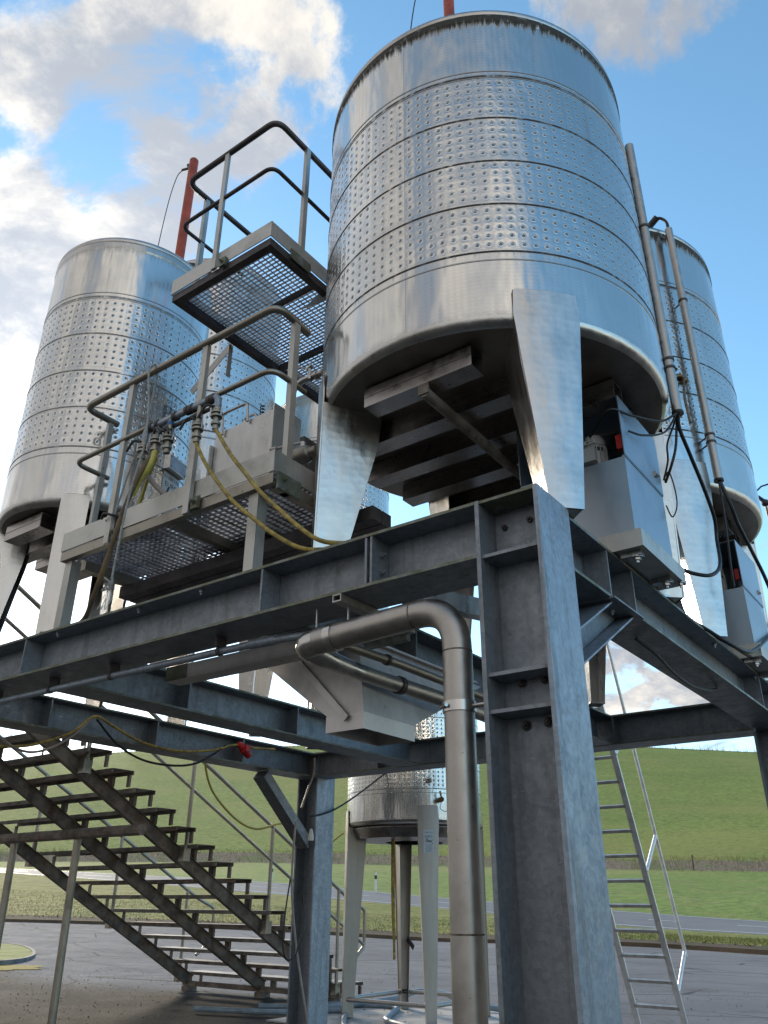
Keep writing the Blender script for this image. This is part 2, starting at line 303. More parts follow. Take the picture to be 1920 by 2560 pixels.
# ------------------------------------------------------------------ mesh builder
ROOT = {}
def V(*a): return Vector(a[0]) if len(a) == 1 else Vector(a)
class MB:
    def __init__(s): s.v = []; s.f = []; s.mi = []; s.uv = {}
    def add(s, vs, fs, mi=0, uvs=None):
        o = len(s.v); s.v += [Vector(x) for x in vs]
        for k, fc in enumerate(fs):
            if uvs: s.uv[len(s.f)] = uvs[k]
            s.f.append([i + o for i in fc]); s.mi.append(mi if isinstance(mi, int) else mi[k])
        return s
    def box(s, a, b, mi=0):
        x0, x1 = sorted((a[0], b[0])); y0, y1 = sorted((a[1], b[1])); z0, z1 = sorted((a[2], b[2]))
        vs = [(x, y, z) for z in (z0, z1) for y in (y0, y1) for x in (x0, x1)]
        fs = [(0, 2, 3, 1), (4, 5, 7, 6), (0, 1, 5, 4), (2, 6, 7, 3), (0, 4, 6, 2), (1, 3, 7, 5)]
        return s.add(vs, fs, mi)
    def obox(s, c, ax, ay, az, mi=0):
        c = V(c); ax, ay, az = V(ax), V(ay), V(az)
        vs = [c + ax * i + ay * j + az * k for k in (-1, 1) for j in (-1, 1) for i in (-1, 1)]
        fs = [(0, 2, 3, 1), (4, 5, 7, 6), (0, 1, 5, 4), (2, 6, 7, 3), (0, 4, 6, 2), (1, 3, 7, 5)]
        return s.add(vs, fs, mi)
    def bar(s, p, q, w_, h, up=(0, 0, 1), mi=0):
        p, q = V(p), V(q); d_ = (q - p); L = d_.length; d_.normalize(); up = V(up)
        sd_ = d_.cross(up)
        if sd_.length < 1e-4: sd_ = d_.cross(V(1, 0, 0))
        sd_.normalize(); u_ = sd_.cross(d_)
        return s.obox((p + q) / 2, d_ * L / 2, sd_ * w_ / 2, u_ * h / 2, mi)
    def tube(s, pts, r, n=10, caps=True, mi=0):
        pts = [V(p) for p in pts]; N_ = len(pts); rings = []
        t0 = (pts[1] - pts[0]).normalized(); a = t0.cross(V(0, 0, 1))
        if a.length < .05: a = t0.cross(V(1, 0, 0))
        a.normalize()
        for i, p in enumerate(pts):
            t_ = (pts[min(i + 1, N_ - 1)] - pts[max(i - 1, 0)])
            if t_.length < 1e-9: t_ = t0
            t_.normalize(); a = (a - t_ * a.dot(t_)); a.normalize(); b_ = t_.cross(a)
            rr = r[i] if isinstance(r, (list, tuple)) else r
            rings.append([p + (a * math.cos(2 * math.pi * k / n) + b_ * math.sin(2 * math.pi * k / n)) * rr for k in range(n)])
        vs = [x for g in rings for x in g]; fs = []
        for i in range(N_ - 1):
            for k in range(n):
                k2 = (k + 1) % n; fs.append((i * n + k, i * n + k2, (i + 1) * n + k2, (i + 1) * n + k))
        if caps: fs.append(tuple(range(n))[::-1]); fs.append(tuple((N_ - 1) * n + k for k in range(n)))
        return s.add(vs, fs, mi)
    def lathe(s, prof, c, n=96, axis=(0, 0, 1), mi=0):
        c = V(c); ax = V(axis).normalized(); a = ax.orthogonal().normalized() if abs(ax.z) < .99 else V(1, 0, 0); b_ = ax.cross(a)
        vs = []
        for r_, z_ in prof:
            for k in range(n):
                t_ = 2 * math.pi * k / n; vs.append(c + ax * z_ + (a * math.cos(t_) + b_ * math.sin(t_)) * max(r_, 1e-4))
        fs = []; uvs = []
        for i in range(len(prof) - 1):
            for k in range(n):
                k2 = (k + 1) % n; fs.append((i * n + k, i * n + k2, (i + 1) * n + k2, (i + 1) * n + k))
                R_ = max(p[0] for p in prof); u_ = [2 * math.pi * q / n * R_ for q in (k, k + 1)]
                uvs.append(((u_[0], prof[i][1]), (u_[1], prof[i][1]), (u_[1], prof[i + 1][1]), (u_[0], prof[i + 1][1])))
        return s.add(vs, fs, mi, uvs)
    def cyl(s, p, q, r, n=16, mi=0): return s.tube([p, q], r, n, True, mi)
    def sphere(s, c, r, n=12, mi=0, sq=(1, 1, 1)):
        c = V(c); pr = [(math.sin(math.pi * i / n) * r, -math.cos(math.pi * i / n) * r) for i in range(n + 1)]
        o = len(s.v); s.lathe(pr, (0, 0, 0), n * 2, mi=mi)
        for i in range(o, len(s.v)): s.v[i] = Vector((s.v[i].x * sq[0], s.v[i].y * sq[1], s.v[i].z * sq[2])) + c
        return s
    def build(s, name, mats, parent=None, smooth=True, ang=35):
        if not isinstance(mats, (list, tuple)): mats = [mats]
        L = ROOT.get(parent.name, Vector()) if parent else Vector()
        me = bpy.data.meshes.new(name); me.from_pydata([v - L for v in s.v], [], s.f); me.validate(clean_customdata=False)
        for m_ in mats: me.materials.append(M[m_] if isinstance(m_, str) else m_)
        if len(me.polygons) == len(s.f):
            me.polygons.foreach_set('material_index', s.mi)
            if s.uv:
                ul = me.uv_layers.new(name='UVMap')
                for fi, uvs in s.uv.items():
                    for li, u_ in zip(me.polygons[fi].loop_indices, uvs): ul.data[li].uv = u_
        bm = bmesh.new(); bm.from_mesh(me); bmesh.ops.recalc_face_normals(bm, faces=bm.faces); bm.to_mesh(me); bm.free()
        if smooth:
            me.polygons.foreach_set('use_smooth', [True] * len(me.polygons)); me.set_sharp_from_angle(angle=R(ang))
        o = bpy.data.objects.new(name, me); COL.objects.link(o)
        if parent: o.parent = parent; ROOT[o.name] = L
        return o
def tag(o, label=None, cat=None, group=None, kind=None):
    if label: o['label'] = label
    if cat: o['category'] = cat
    if group: o['group'] = group
    if kind: o['kind'] = kind
    return o
def thing(name, loc, label, cat, group=None):
    o = bpy.data.objects.new(name, None); COL.objects.link(o); o.location = loc; o.empty_display_size = .1
    ROOT[o.name] = V(loc); return tag(o, label, cat, group)
def part(name, mb, mt, parent, label=None, **k):
    o = mb.build(name, mt, parent, **k)
    if label: o['label'] = label
    return o
def smoothpts(pts, n=8):
    P = [V(p) for p in pts]; P = [P[0] * 2 - P[1]] + P + [P[-1] * 2 - P[-2]]; out = []
    for i in range(1, len(P) - 2):
        for k in range(n):
            t_ = k / n; a, b_, c, d_ = P[i - 1], P[i], P[i + 1], P[i + 2]
            out.append(.5 * ((2 * b_) + (c - a) * t_ + (2 * a - 5 * b_ + 4 * c - d_) * t_ ** 2 + (3 * b_ - a - 3 * c + d_) * t_ ** 3))
    out.append(P[-2]); return out
def bend(pts, r=.08, n=6):
    """polyline with rounded corners"""
    P = [V(p) for p in pts]; out = [P[0]]
    for i in range(1, len(P) - 1):
        a = (P[i - 1] - P[i]); b_ = (P[i + 1] - P[i]); q = min(r, a.length / 2.1, b_.length / 2.1)
        A = P[i] + a.normalized() * q; B = P[i] + b_.normalized() * q
        for k in range(n + 1):
            t_ = k / n; out.append(A * (1 - t_) ** 2 + P[i] * 2 * t_ * (1 - t_) + B * t_ ** 2)
    out.append(P[-1]); return out
def bolt(mb, c, ax, r=.016, mi=0):
    c = V(c); ax = V(ax).normalized()
    mb.cyl(c, c + ax * .004, r * 1.45, 14, mi); mb.cyl(c + ax * .004, c + ax * .018, r, 6, mi); mb.cyl(c + ax * .018, c + ax * .030, r * .5, 8, mi)
# ------------------------------------------------------------------ TERRAIN
KERB = [(-68.66, 1.79, -2.33), (-56.58, 13.51, -2.35), (-46.42, 18.23, -2.34), (-37.47, 20.35, -2.33), (-30.82, 22.94, -2.42), (-23.98, 24.45, -2.54), (-17.31, 25.86, -2.75), (-10.4, 26.09, -2.7), (-5.1, 23.59, -2.7), (-1.21, 21.22, -2.68), (1.9, 18.33, -2.61), (5.13, 13.88, -2.41)]
NEAR = [(-113.67, 2.86, 1.9), (-90.66, 21.57, 1.79), (-72.44, 28.59, 1.08), (-59.27, 32.59, 0.41), (-47.44, 35.78, -0.3), (-35.64, 36.82, -1.01), (-24.9, 37.62, -1.67), (-15.17, 38.18, -2.35), (-8.0, 36.26, -2.55), (-2.26, 33.17, -2.63), (2.43, 29.31, -2.62), (7.61, 23.57, -2.47)]
FAR = [(-132.65, 3.68, 2.71), (-107.12, 25.82, 2.68), (-84.44, 33.59, 1.85), (-69.68, 38.57, 1.1), (-56.12, 42.54, 0.49), (-42.49, 44.1, -0.17), (-29.79, 45.18, -1.08), (-18.06, 45.64, -1.75), (-9.73, 44.08, -2.15), (-2.8, 40.15, -2.31), (2.85, 36.3, -2.38), (9.17, 29.36, -2.3)]
HEDGE = [(-168.59, 5.81, 2.71), (-143.8, 35.74, 3.26), (-123.11, 49.99, 3.26), (-106.92, 60.07, 3.25), (-91.59, 70.24, 3.26), (-74.0, 77.61, 3.06), (-55.28, 84.67, 2.59), (-35.4, 90.4, 2.1), (-20.3, 92.95, 1.71), (-6.51, 92.02, 1.28), (6.42, 89.19, 0.89), (23.85, 82.37, 0.27)]
HTOP = [(-173.6, 5.66, 3.9), (-148.73, 36.67, 4.58), (-127.83, 51.66, 4.65), (-111.36, 62.37, 4.65), (-95.62, 73.2, 4.67), (-77.48, 81.21, 4.49), (-57.97, 88.88, 4.01), (-37.12, 95.1, 3.36), (-21.19, 97.87, 2.97), (-6.66, 97.03, 2.49), (7.0, 94.16, 1.98), (25.44, 87.12, 1.2)]
CREST = [(-258.68, 5.29, 18.18), (-246.7, 57.07, 25.2), (-231.09, 89.74, 29.29), (-217.47, 118.51, 32.92), (-193.82, 145.63, 37.27), (-164.29, 171.15, 39.31), (-125.82, 195.05, 39.87), (-79.71, 212.64, 37.0), (-44.26, 222.8, 33.41), (-11.22, 221.99, 28.81), (19.66, 216.56, 24.04), (60.06, 198.92, 16.12)]
NS = 10
def dens(a): return smoothpts(a, NS)
kerb, near, far, hedge, htop, crest = map(dens, (KERB, NEAR, FAR, HEDGE, HTOP, CREST))
def sheet(name, rows, mt, kind='structure', wob=0.):
    mb = MB(); n = len(rows[0]); vs = [p for r_ in rows for p in r_]
    fs = [(i * n + k, i * n + k + 1, (i + 1) * n + k + 1, (i + 1) * n + k) for i in range(len(rows) - 1) for k in range(n - 1)]
    mb.add(vs, fs); o = mb.build(name, mt, ang=80); return tag(o, kind=kind)
def lerp(a, b, t_): return [p * (1 - t_) + q * t_ for p, q in zip(a, b)]
def hump(a, b, ts, amp):
    out = []
    for t_ in ts:
        row = lerp(a, b, t_)
        out.append([p + V(0, 0, amp * math.sin(math.pi * t_) * math.sin(p.x * .07 + p.y * .05 + 2 * t_)) for p in row])
    return out
CAMG = V(1.2, -2.66, GZ)
inner = []
for q in (0.0, .45, .75):
    inner.append([V(CAMG.x + (p.x - CAMG.x) * q * .999 + 0, CAMG.y + (p.y - CAMG.y) * q, GZ + (p.z - GZ) * (0 if q < .5 else .35)) for p in kerb])
for i, p in enumerate(inner[0]): inner[0][i] = V(CAMG)
# yard: one sheet, wide enough to pass behind the camera as well
mb = MB(); n = len(kerb)
rows = inner[1:] + [kerb]
vs = [CAMG] + [p for r_ in rows for p in r_]
fs = [(0, 1 + k, 2 + k) for k in range(n - 1)] + [(1 + i * n + k, 2 + i * n + k, 2 + (i + 1) * n + k, 1 + (i + 1) * n + k) for i in range(len(rows) - 1) for k in range(n - 1)]
back = [V(kerb[-1]), V(60, 10, GZ), V(160, -60, GZ), V(60, -300, GZ), V(-150, -300, GZ), V(-260, -60, GZ), V(-130, -14, GZ), V(kerb[0])]
o_ = len(vs); vs += back; fs += [(0, o_ + k, o_ + k + 1) for k in range(len(back) - 1)]
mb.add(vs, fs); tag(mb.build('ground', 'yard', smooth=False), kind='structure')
ktop = [p + V(0, 0, .12) for p in kerb]
def push(a, b, dist): return [p + (q - p).normalized() * dist for p, q in zip(a, b)]
kin = push(ktop, near, .15); ksoil = [p + V(0, 0, .05) for p in push(ktop, near, 1.0)]
sheet('kerb', [kerb, ktop, kin], 'soil')
sheet('verge_soil', [kin, ksoil], 'soil')
vmid = hump(ksoil, near, (0, .25, .5, .75, 1), .0)
sheet('verge', vmid, 'verge')
sheet('road', [near, lerp(near, far, .5), far], 'asph')
fieldrows = hump(far, hedge, (0, .2, .4, .6, .8, 1), .25)
sheet('field', fieldrows, 'grassb')
sheet('hedge_bank', hump(hedge, htop, (0, .5, 1), .0), 'bank')
hillrows = hump(htop, crest, (0, .15, .3, .45, .6, .75, .9, 1), .5)
sheet('hill', hillrows + [[p + (p - CAMG).normalized() * 25 + V(0, 0, -6) for p in crest], [V(p.x * 2.2, p.y * 2.2, -30) for p in crest]], 'grass')
# road markings 1 cm above the asphalt
mb = MB()
def strip(t0, t1, k0, k1):
    a, b_ = lerp(near, far, t0), lerp(near, far, t1)
    vs = []; 
    for k in range(k0, k1 + 1): vs += [a[k] + V(0, 0, .012), b_[k] + V(0, 0, .012)]
    mb.add(vs, [(2 * i, 2 * i + 1, 2 * i + 3, 2 * i + 2) for i in range(k1 - k0)])
strip(.055, .075, 0, n - 1); strip(.925, .945, 0, n - 1)
for k in range(0, n - 4, 6): strip(.49, .51, k, k + 2)
tag(mb.build('road_marking', 'white', smooth=False), kind='structure')
# grass and weeds (uncountable)
def blades(name, rowsA, rowsB, count, hmin, hmax, wd, mts, seed, taper=True, lean=.35, kk=None):
    rnd = random.Random(seed); mb = MB(); n_ = len(rowsA)
    vs = []; fs = []; mi = []
    for i in range(count):
        k = rnd.random() * (n_ - 1.001) if kk is None else kk[0] + rnd.random() * (kk[1] - kk[0])
        k0 = int(k); fr = k - k0; t_ = rnd.random()
        p = (rowsA[k0] * (1 - fr) + rowsA[k0 + 1] * fr) * (1 - t_) + (rowsB[k0] * (1 - fr) + rowsB[k0 + 1] * fr) * t_
        h = hmin + (hmax - hmin) * rnd.random() ** 2; a = rnd.random() * math.pi * 2; ax = V(math.cos(a), math.sin(a), 0) * wd
        tip = p + V(rnd.gauss(0, lean) * h, rnd.gauss(0, lean) * h, h); o = len(vs)
        vs += [p - ax, p + ax, tip]; fs.append((o, o + 1, o + 2)); mi.append(rnd.randrange(len(mts)))
    mb.add(vs, fs, mi); return tag(mb.build(name, mts, smooth=False), kind='stuff')
b = blades('dead_brush', lerp(hedge, far, .035), lerp(htop, crest, .012), 11000, .1, .7, .025, ['brush', 'brush', 'verge'], 3, kk=(12, 105)); b['label'] = 'strip of brown dead brush across the foot of the hill'
b = blades('verge_tufts', ksoil, lerp(ksoil, near, .5), 26000, .03, .10, .010, ['verge', 'grassb', 'brush'], 4, kk=(22, 95)); b['label'] = 'rough grass tufts along the near verge'
b = blades('leaf_litter', lerp(kerb, kin, -1.5), ksoil, 7000, .02, .12, .03, ['brush', 'soil', 'verge'], 5, kk=(22, 95), lean=1.2); b['label'] = 'brown leaf litter along the kerb'
b = blades('crest_weeds', lerp(crest, htop, .0), lerp(crest, htop, .03), 2500, .3, 2.2, .05, ['wood', 'brush'], 6, kk=(30, 105)); b['label'] = 'thin dead weeds along the crest of the hill'
# ------------------------------------------------------------------ STEEL PLATFORM
P0 = thing('steel_platform', (0, 0, GZ), 'heavy galvanised steel beam platform on columns, carrying the big tanks', 'platform')
def ibeam(p, q, h=.255, b_=.28, tf=.014, tw=.010, name='beam', face=None, stiff=(), label=None, ends=True):
    """p, q: centre line of the TOP face; builds flanges, web and stiffeners as one beam"""
    mb = MB(); p, q = V(p), V(q); d_ = (q - p).normalized(); s_ = d_.cross(V(0, 0, 1)).normalized(); u_ = s_.cross(d_)
    L = (q - p).length; c = (p + q) / 2
    for zc in (-tf / 2, -h + tf / 2):
        o = len(mb.f); mb.obox(c + u_ * zc, d_ * L / 2, s_ * b_ / 2, u_ * tf / 2)
        for k in (2, 3, 4, 5): mb.mi[o + k] = 1
    mb.obox(c - u_ * h / 2, d_ * L / 2, s_ * tw / 2, u_ * (h / 2 - tf))
    for t_ in stiff:
        for sg in (-1, 1):
            mb.obox(p + d_ * t_ - u_ * h / 2 + s_ * sg * (b_ / 4 + tw / 4), d_ * .006, s_ * (b_ / 4 - tw / 4 - .004), u_ * (h / 2 - tf), 0)
    return part(name, mb, ['galv', 'moss'], P0, label, smooth=False)
def column(x, y, stiffz=(), label=None, w_=.29, d_=.30, top=0.):
    mb = MB(); tf, tw = .019, .011
    mb.box((x, y, GZ + .02), (x - tf, y + d_, top), 1); mb.box((x - w_, y, GZ + .02), (x - w_ + tf, y + d_, top), 0)  # right flange in the paler copy: sky light painted into its colour
    mb.box((x - tf, y + d_ / 2 - tw / 2, GZ + .02), (x - w_ + tf, y + d_ / 2 + tw / 2, top - .014))
    mb.box((x - tf, y + .004, top - .014), (x - w_ + tf, y + d_ - .004, top - .001), 2)
    for z_ in stiffz:
        mb.box((x - tf, y + .012, z_ - .007), (x - w_ + tf, y + d_ / 2 - tw / 2, z_ + .007)); mb.box((x - tf, y + d_ / 2 + tw / 2, z_ - .007), (x - w_ + tf, y + d_ - .012, z_ + .007))
    mb.box((x - w_ - .08, y - .06, GZ), (x + .08, y + d_ + .06, GZ + .02))
    return part('column', mb, ['galv', 'galv_light', 'moss'], P0, label, smooth=False)
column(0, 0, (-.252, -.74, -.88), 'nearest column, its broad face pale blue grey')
column(0, 4.33, (-.255,), 'rear column below the right hand beam'); column(-4.93, 4.45, (-.255,)); column(-5.3, 0, (-.255,))
for x_, z_ in ((-.222, -.088), (-.105, -.082), (-.195, -.755), (-.098, -.752), (-.190, -.918), (-.098, -.914)):
    mb = MB(); bolt(mb, (x_, .1445, z_), (0, -1, 0), .014); part('bolt', mb, 'frame', P0)
mb = MB(); mb.box((-.262, .1385, -.20), (-.03, .1443, -.03)); part('splice_plate', mb, 'galv', P0, smooth=False)
ibeam((-5.3, .14, 0), (-.291, .14, 0), stiff=(5.3 - 3.60, 5.3 - 1.52, 5.3 - .835, 5.3 - .865, 5.3 - 4.6), label='front beam, mossy along its flange edges')
ibeam((-.15, .302, -.004), (-.15, 9.5, -.004), stiff=(.47, .79, 3.3, 3.9), b_=.26, label='right hand beam running back from the nearest column')
ibeam((-1.59, .285, -.002), (-1.59, 4.34, -.002), stiff=(1., 2.2))
ibeam((-3.62, .285, -.002), (-3.62, 4.34, -.002), stiff=(1., 2.2))
ibeam((-5.075, .285, -.002), (-5.075, 4.45, -.002), stiff=(.8, 1.9, 3.0))
ibeam((-4.935, 4.49, -.006), (-.294, 4.47, -.006), stiff=(.9, 2.4, 3.5))
def brace(p, q, w_=.14):
    mb = MB(); p, q = V(p), V(q); d_ = (q - p).normalized(); s_ = V(1, 0, 0); u_ = s_.cross(d_)
    for sg in (-1, 1): mb.obox((p + q) / 2 + s_ * sg * (w_ / 2 - .004) , d_ * (q - p).length / 2, s_ * .004, u_ * .07)
    mb.obox((p + q) / 2, d_ * (q - p).length / 2, s_ * (w_ / 2 - .008), u_ * .004)
    mb.box((p.x - w_ / 2 - .03, q.y - .13, q.z + .052), (p.x + w_ / 2 + .03, q.y + .10, q.z + .062))
    part('brace', mb, ['galv', 'galv_light'], P0, smooth=False)
mb = MB(); X_ = -.12
for yz in ([(.302, -.70), (1.07, -.2585)], [(.302, -.553), (.80, -.2585)]):
    (ya, za), (yb, zb2) = yz; mb.add([(X_ + sx * .085, y_, z_ + dz_) for dz_ in (0, .010) for sx in (-1, 1) for y_, z_ in ((ya, za), (yb, zb2 - .0101))], [(0, 1, 3, 2), (4, 6, 7, 5), (0, 2, 6, 4), (1, 5, 7, 3), (2, 3, 7, 6), (0, 4, 5, 1)], 1)
mb.add([(X_ + sx * .004, y_, z_) for sx in (-1, 1) for y_, z_ in ((.302, -.689), (1.05, -.2587), (.80, -.2587), (.302, -.554))], [(0, 1, 2, 3), (4, 7, 6, 5), (0, 4, 5, 1), (1, 5, 6, 2), (2, 6, 7, 3), (3, 7, 4, 0)], 0)
mb.box((X_ - .12, .74, -.2584), (X_ + .12, 1.12, -.2578 - .009), 0)
part('brace', mb, ['galv', 'galv_light'], P0, smooth=False)
mb = MB(); mb.bar((-5.075, 4.45, -.95), (-5.075, 3.70, -.30), .16, .10); part('brace', mb, 'galv', P0, smooth=False)
for c_, a_ in [((-.08, .90, -.262), (0, 0, -1)), ((-.22, .90, -.262), (0, 0, -1)), ((-2.52, .035, -.014), (0, 0, -1)), ((-3.3, .035, -.014), (0, 0, -1)), ((-2.0, .035, -.014), (0, 0, -1)), ((-.829, .07, -.09), (1, 0, 0)), ((-.829, .07, -.175), (1, 0, 0)), ((-.05, 2.6, -.018), (0, 0, -1)), ((-.05, 3.6, -.018), (0, 0, -1)), ((-.05, 4.2, -.273), (0, 0, -1)), ((-.25, 4.2, -.273), (0, 0, -1))]:
    mb = MB(); bolt(mb, c_, a_, .013); part('bolt', mb, 'galv', P0)
# ------------------------------------------------------------------ TANKS
def leg(c, r, phi, zt, zf, wt, wb, dt_, db, root, over=.20, mt='plate'):
    mb = MB(); c = V(c[0], c[1], 0); N_ = 8
    def P(s_, rr, z_):
        a = phi + s_ / r; return V(c.x + math.cos(a) * rr, c.y + math.sin(a) * rr, z_)
    rows = []; zs = [zt + over, zt + .05, zt - .02] + [zt - .02 + (zf - zt + .02) * k / 6 for k in range(1, 7)]
    for z_ in zs:
        t_ = min(1, max(0, (z_ - zf) / (zt + over - zf))); hw = wb / 2 + (wt - wb) / 2 * t_
        cut = .02 if z_ == zs[0] else 0
        rows.append([(z_, -hw + cut + (2 * (hw - cut)) * k / N_) for k in range(N_ + 1)])
    for rr in (r + .007, r + .015):
        vs = [P(s_, rr, z_) for row in rows for z_, s_ in row]
        mb.add(vs, [(i * (N_ + 1) + k, i * (N_ + 1) + k + 1, (i + 1) * (N_ + 1) + k + 1, (i + 1) * (N_ + 1) + k) for i in range(len(rows) - 1) for k in range(N_)])
    # rim strips close the plate
    for side_ in (0, N_):
        vs = []
        for row in rows: z_, s_ = row[side_]; vs += [P(s_, r + .007, z_), P(s_, r + .015, z_)]
        mb.add(vs, [(2 * i, 2 * i + 1, 2 * i + 3, 2 * i + 2) for i in range(len(rows) - 1)])
    vs = []
    for z_, s_ in rows[0]: vs += [P(s_, r + .007, z_), P(s_, r + .015, z_)]
    mb.add(vs, [(2 * i, 2 * i + 1, 2 * i + 3, 2 * i + 2) for i in range(N_)])
    # side plates and inner plate
    for sg in (-1, 1):
        A = []
        for z_, dep, ww in ((zt + .012, dt_, wt * .93), (zt - .22, dt_ * .93, wt * .86), (zf, db, wb)):
            hw = ww / 2 - .006
            A.append((P(sg * hw, r + .006, z_), P(sg * hw * (r - .0) / r, r - dep, z_)))
        off = V(-math.sin(phi), math.cos(phi), 0) * .006 * -sg
        vs = [q for a in A for q in (a[0], a[1], a[1] + off, a[0] + off)]
        fs = []
        for i in range(2):
            o = i * 4; n_ = o + 4
            for k in range(4): fs.append((o + k, o + (k + 1) % 4, n_ + (k + 1) % 4, n_ + k))
        fs += [(0, 1, 2, 3), (8, 9, 10, 11)]; mb.add(vs, fs)
    a = V(math.cos(phi), math.sin(phi), 0); ce = V(c.x, c.y, 0) + a * (r - db / 2)
    mb.obox(ce + V(0, 0, zf + .006), a * (db / 2), V(-a.y, a.x, 0) * (wb / 2 - .01), V(0, 0, .006))
    lg = part('leg', mb, mt, root, smooth=True, ang=30)
    top_ = [P(s_, r + .010, z_) for z_, s_ in rows[0]]; z0_ = zt + .03
    hw0 = -rows[0][0][1]; wl = [P(-hw0, r + .008, z0_)] + top_ + [P(hw0, r + .008, z0_)]
    wb_ = MB(); wb_.tube(bend(wl, .012, 3), .0045, 6); ww = wb_.build('weld', 'weld', lg)
def tank(c, r, zb, zt, label, grime, wt=.36, wb=.15, dt_=.34, db=.13, joists=True, lip='lid', group=None, name='storage_tank', zf=.002, legphi=45, bands=True, skin='skin', over=.20, vt=2.377, dull=0., legmat='plate'):
    root = thing(name, (c[0], c[1], zf), label, 'tank', group); H = zt - zb; K = vt / H
    pr = [(r, .055)]
    for z_ in (.405, .46, .79, 1.11, 1.45, 1.79, 1.845):
        pr += [(r, z_ - .006), (r + .0028, z_ - .004), (r + .0028, z_ + .004), (r, z_ + .006)]
    pr = [q for q in pr if q[1] < vt - .09]; pr += [(r, vt - .077), (r + .006, vt - .062), (r + .006, vt - .017), (r - .002, vt)]
    mb = MB(); mb.lathe([(a, b_ / K) for a, b_ in pr], (c[0], c[1], zb), 160)
    for k, uv in list(mb.uv.items()): mb.uv[k] = tuple((u_, v_ * K) for u_, v_ in uv)
    o = part('shell', mb, skin, root, ang=18); o['grime'] = grime; o['dull'] = dull
    mb = MB(); mb.lathe([(r, .055 / K), (r - .004, .032), (r - .018, .012), (r - .040, .002)], (c[0], c[1], zb), 128); part('bottom_rim', mb, 'plate', root, ang=60)
    mb = MB(); mb.lathe([(r - .040, .002), (r - .10, -.004), (r * .5, -.02), (0, -.03)], (c[0], c[1], zb), 128)
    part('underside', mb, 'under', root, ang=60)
    mb = MB(); mb.lathe([(r - .002, 0), (r + .004, .012), (r + .002, .032), (r - .012, .052), (r - .04, .064), (r - .08, .07), (r * .6, .12), (r * .25, .17), (0, .18)], (c[0], c[1], zt), 96)
    if lip: mb.lathe([(.15, 0), (.15, .16), (.18, .17), (.18, .19), (.15, .20), (0, .21)], (c[0] + r * .62, c[1] + r * .42, zt + .05), 32)
    part('lid', mb, 'steel', root, ang=50)
    for k in range(4): leg(c, r, R(legphi + 90 * k), zb, zf, wt, wb, dt_, db, root, over, legmat)
    if joists:
        for k in range(5):
            y_ = c[1] + (-.76 + .34 * k) * r / 1.015; hw = math.sqrt(max(.01, (r * .93) ** 2 - (y_ - c[1]) ** 2)) * .86
            if k == 0: xa, xb = c[0] - hw * .66, c[0] + hw * .72
            else: xa, xb = c[0] - hw, c[0] + hw
            mb = MB(); z1 = zb - .012; hh = .12; ww = .06
            mb.box((xa, y_ - ww, z1 - .006), (xb, y_ + ww, z1 - .012 - .0)); mb.box((xa, y_ - ww, z1 - hh), (xb, y_ - ww + .006, z1 - .012)); mb.box((xa, y_ + ww - .006, z1 - hh), (xb, y_ + ww, z1 - .012)); mb.box((xa, y_ - ww + .006, z1 - hh), (xb, y_ + ww - .006, z1 - hh + .006))
            mb.box((xa, y_ - ww - .003, z1 - .060), (xb, y_ - ww - .0004, z1 - .054))
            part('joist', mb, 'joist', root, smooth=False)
    return root
A_C, A_R = (-.722, 1.014), 1.015
tA = tank(A_C, A_R, .995, 3.372, 'largest stainless tank at the front right, dimpled bands and black grime round its top rim', 1.)
tC = tank((-.734, 3.235), A_R, 1.07, 3.447, 'wide stainless tank behind the largest one, dark streak beside a tall conduit', 1., group=None)
tB = tank((-4.02, .60), .68, .975, 3.43, 'slender stainless tank on the left, clean rolled top rim and capacity plate', .25, wt=.19, wb=.17, dt_=.24, db=.10, over=.08)
tD = tank((-4.72, 2.12), .72, 1.95, 4.72, 'stainless tank half hidden behind the left hand one, mirroring dark and blue', .3, wt=.21, wb=.19, dt_=.24, db=.10, vt=1.98, lip=None, dull=.06)
tF = tank((-4.3, 3.72), .70, 1.2, 3.72, 'pale tank in the gap between the left and the largest tank', .3, wt=.21, wb=.19, dt_=.24, db=.10, lip=None, dull=.06)
# diagonal pipe, shaft and chute under the largest tank
g = thing('outlet_pipe', (-.66, .8, .78), 'rusty pipe slanting back under the largest tank', 'pipe')
mb = MB(); mb.tube([(-.66, .20, .815), (-.655, 1.6, .79)], .030, 12); mb.box((-.69, .19, .80), (-.63, .2, .86)); part('tube', mb, 'rust', g)
mb = MB(); mb.bar((-.66, .3, .835), (-.66, .3, .852), .05, .02, (1, 0, 0)); part('hanger', mb, 'rust', g)
# cross struts at the tank feet
g = thing('foot_strut', (-.72, 1.7, .03), 'grey channel crossing between the feet of the largest tank', 'strut')
mb = MB(); mb.bar((-1.45, .42, .07), (-1.0, 1.55, .07), .08, .11); part('channel', mb, 'plate', g, smooth=False)
mb = MB(); mb.box((-.62, .34, .001), (-.32, .62, .11)); part('block', mb, 'plate', g, smooth=False)
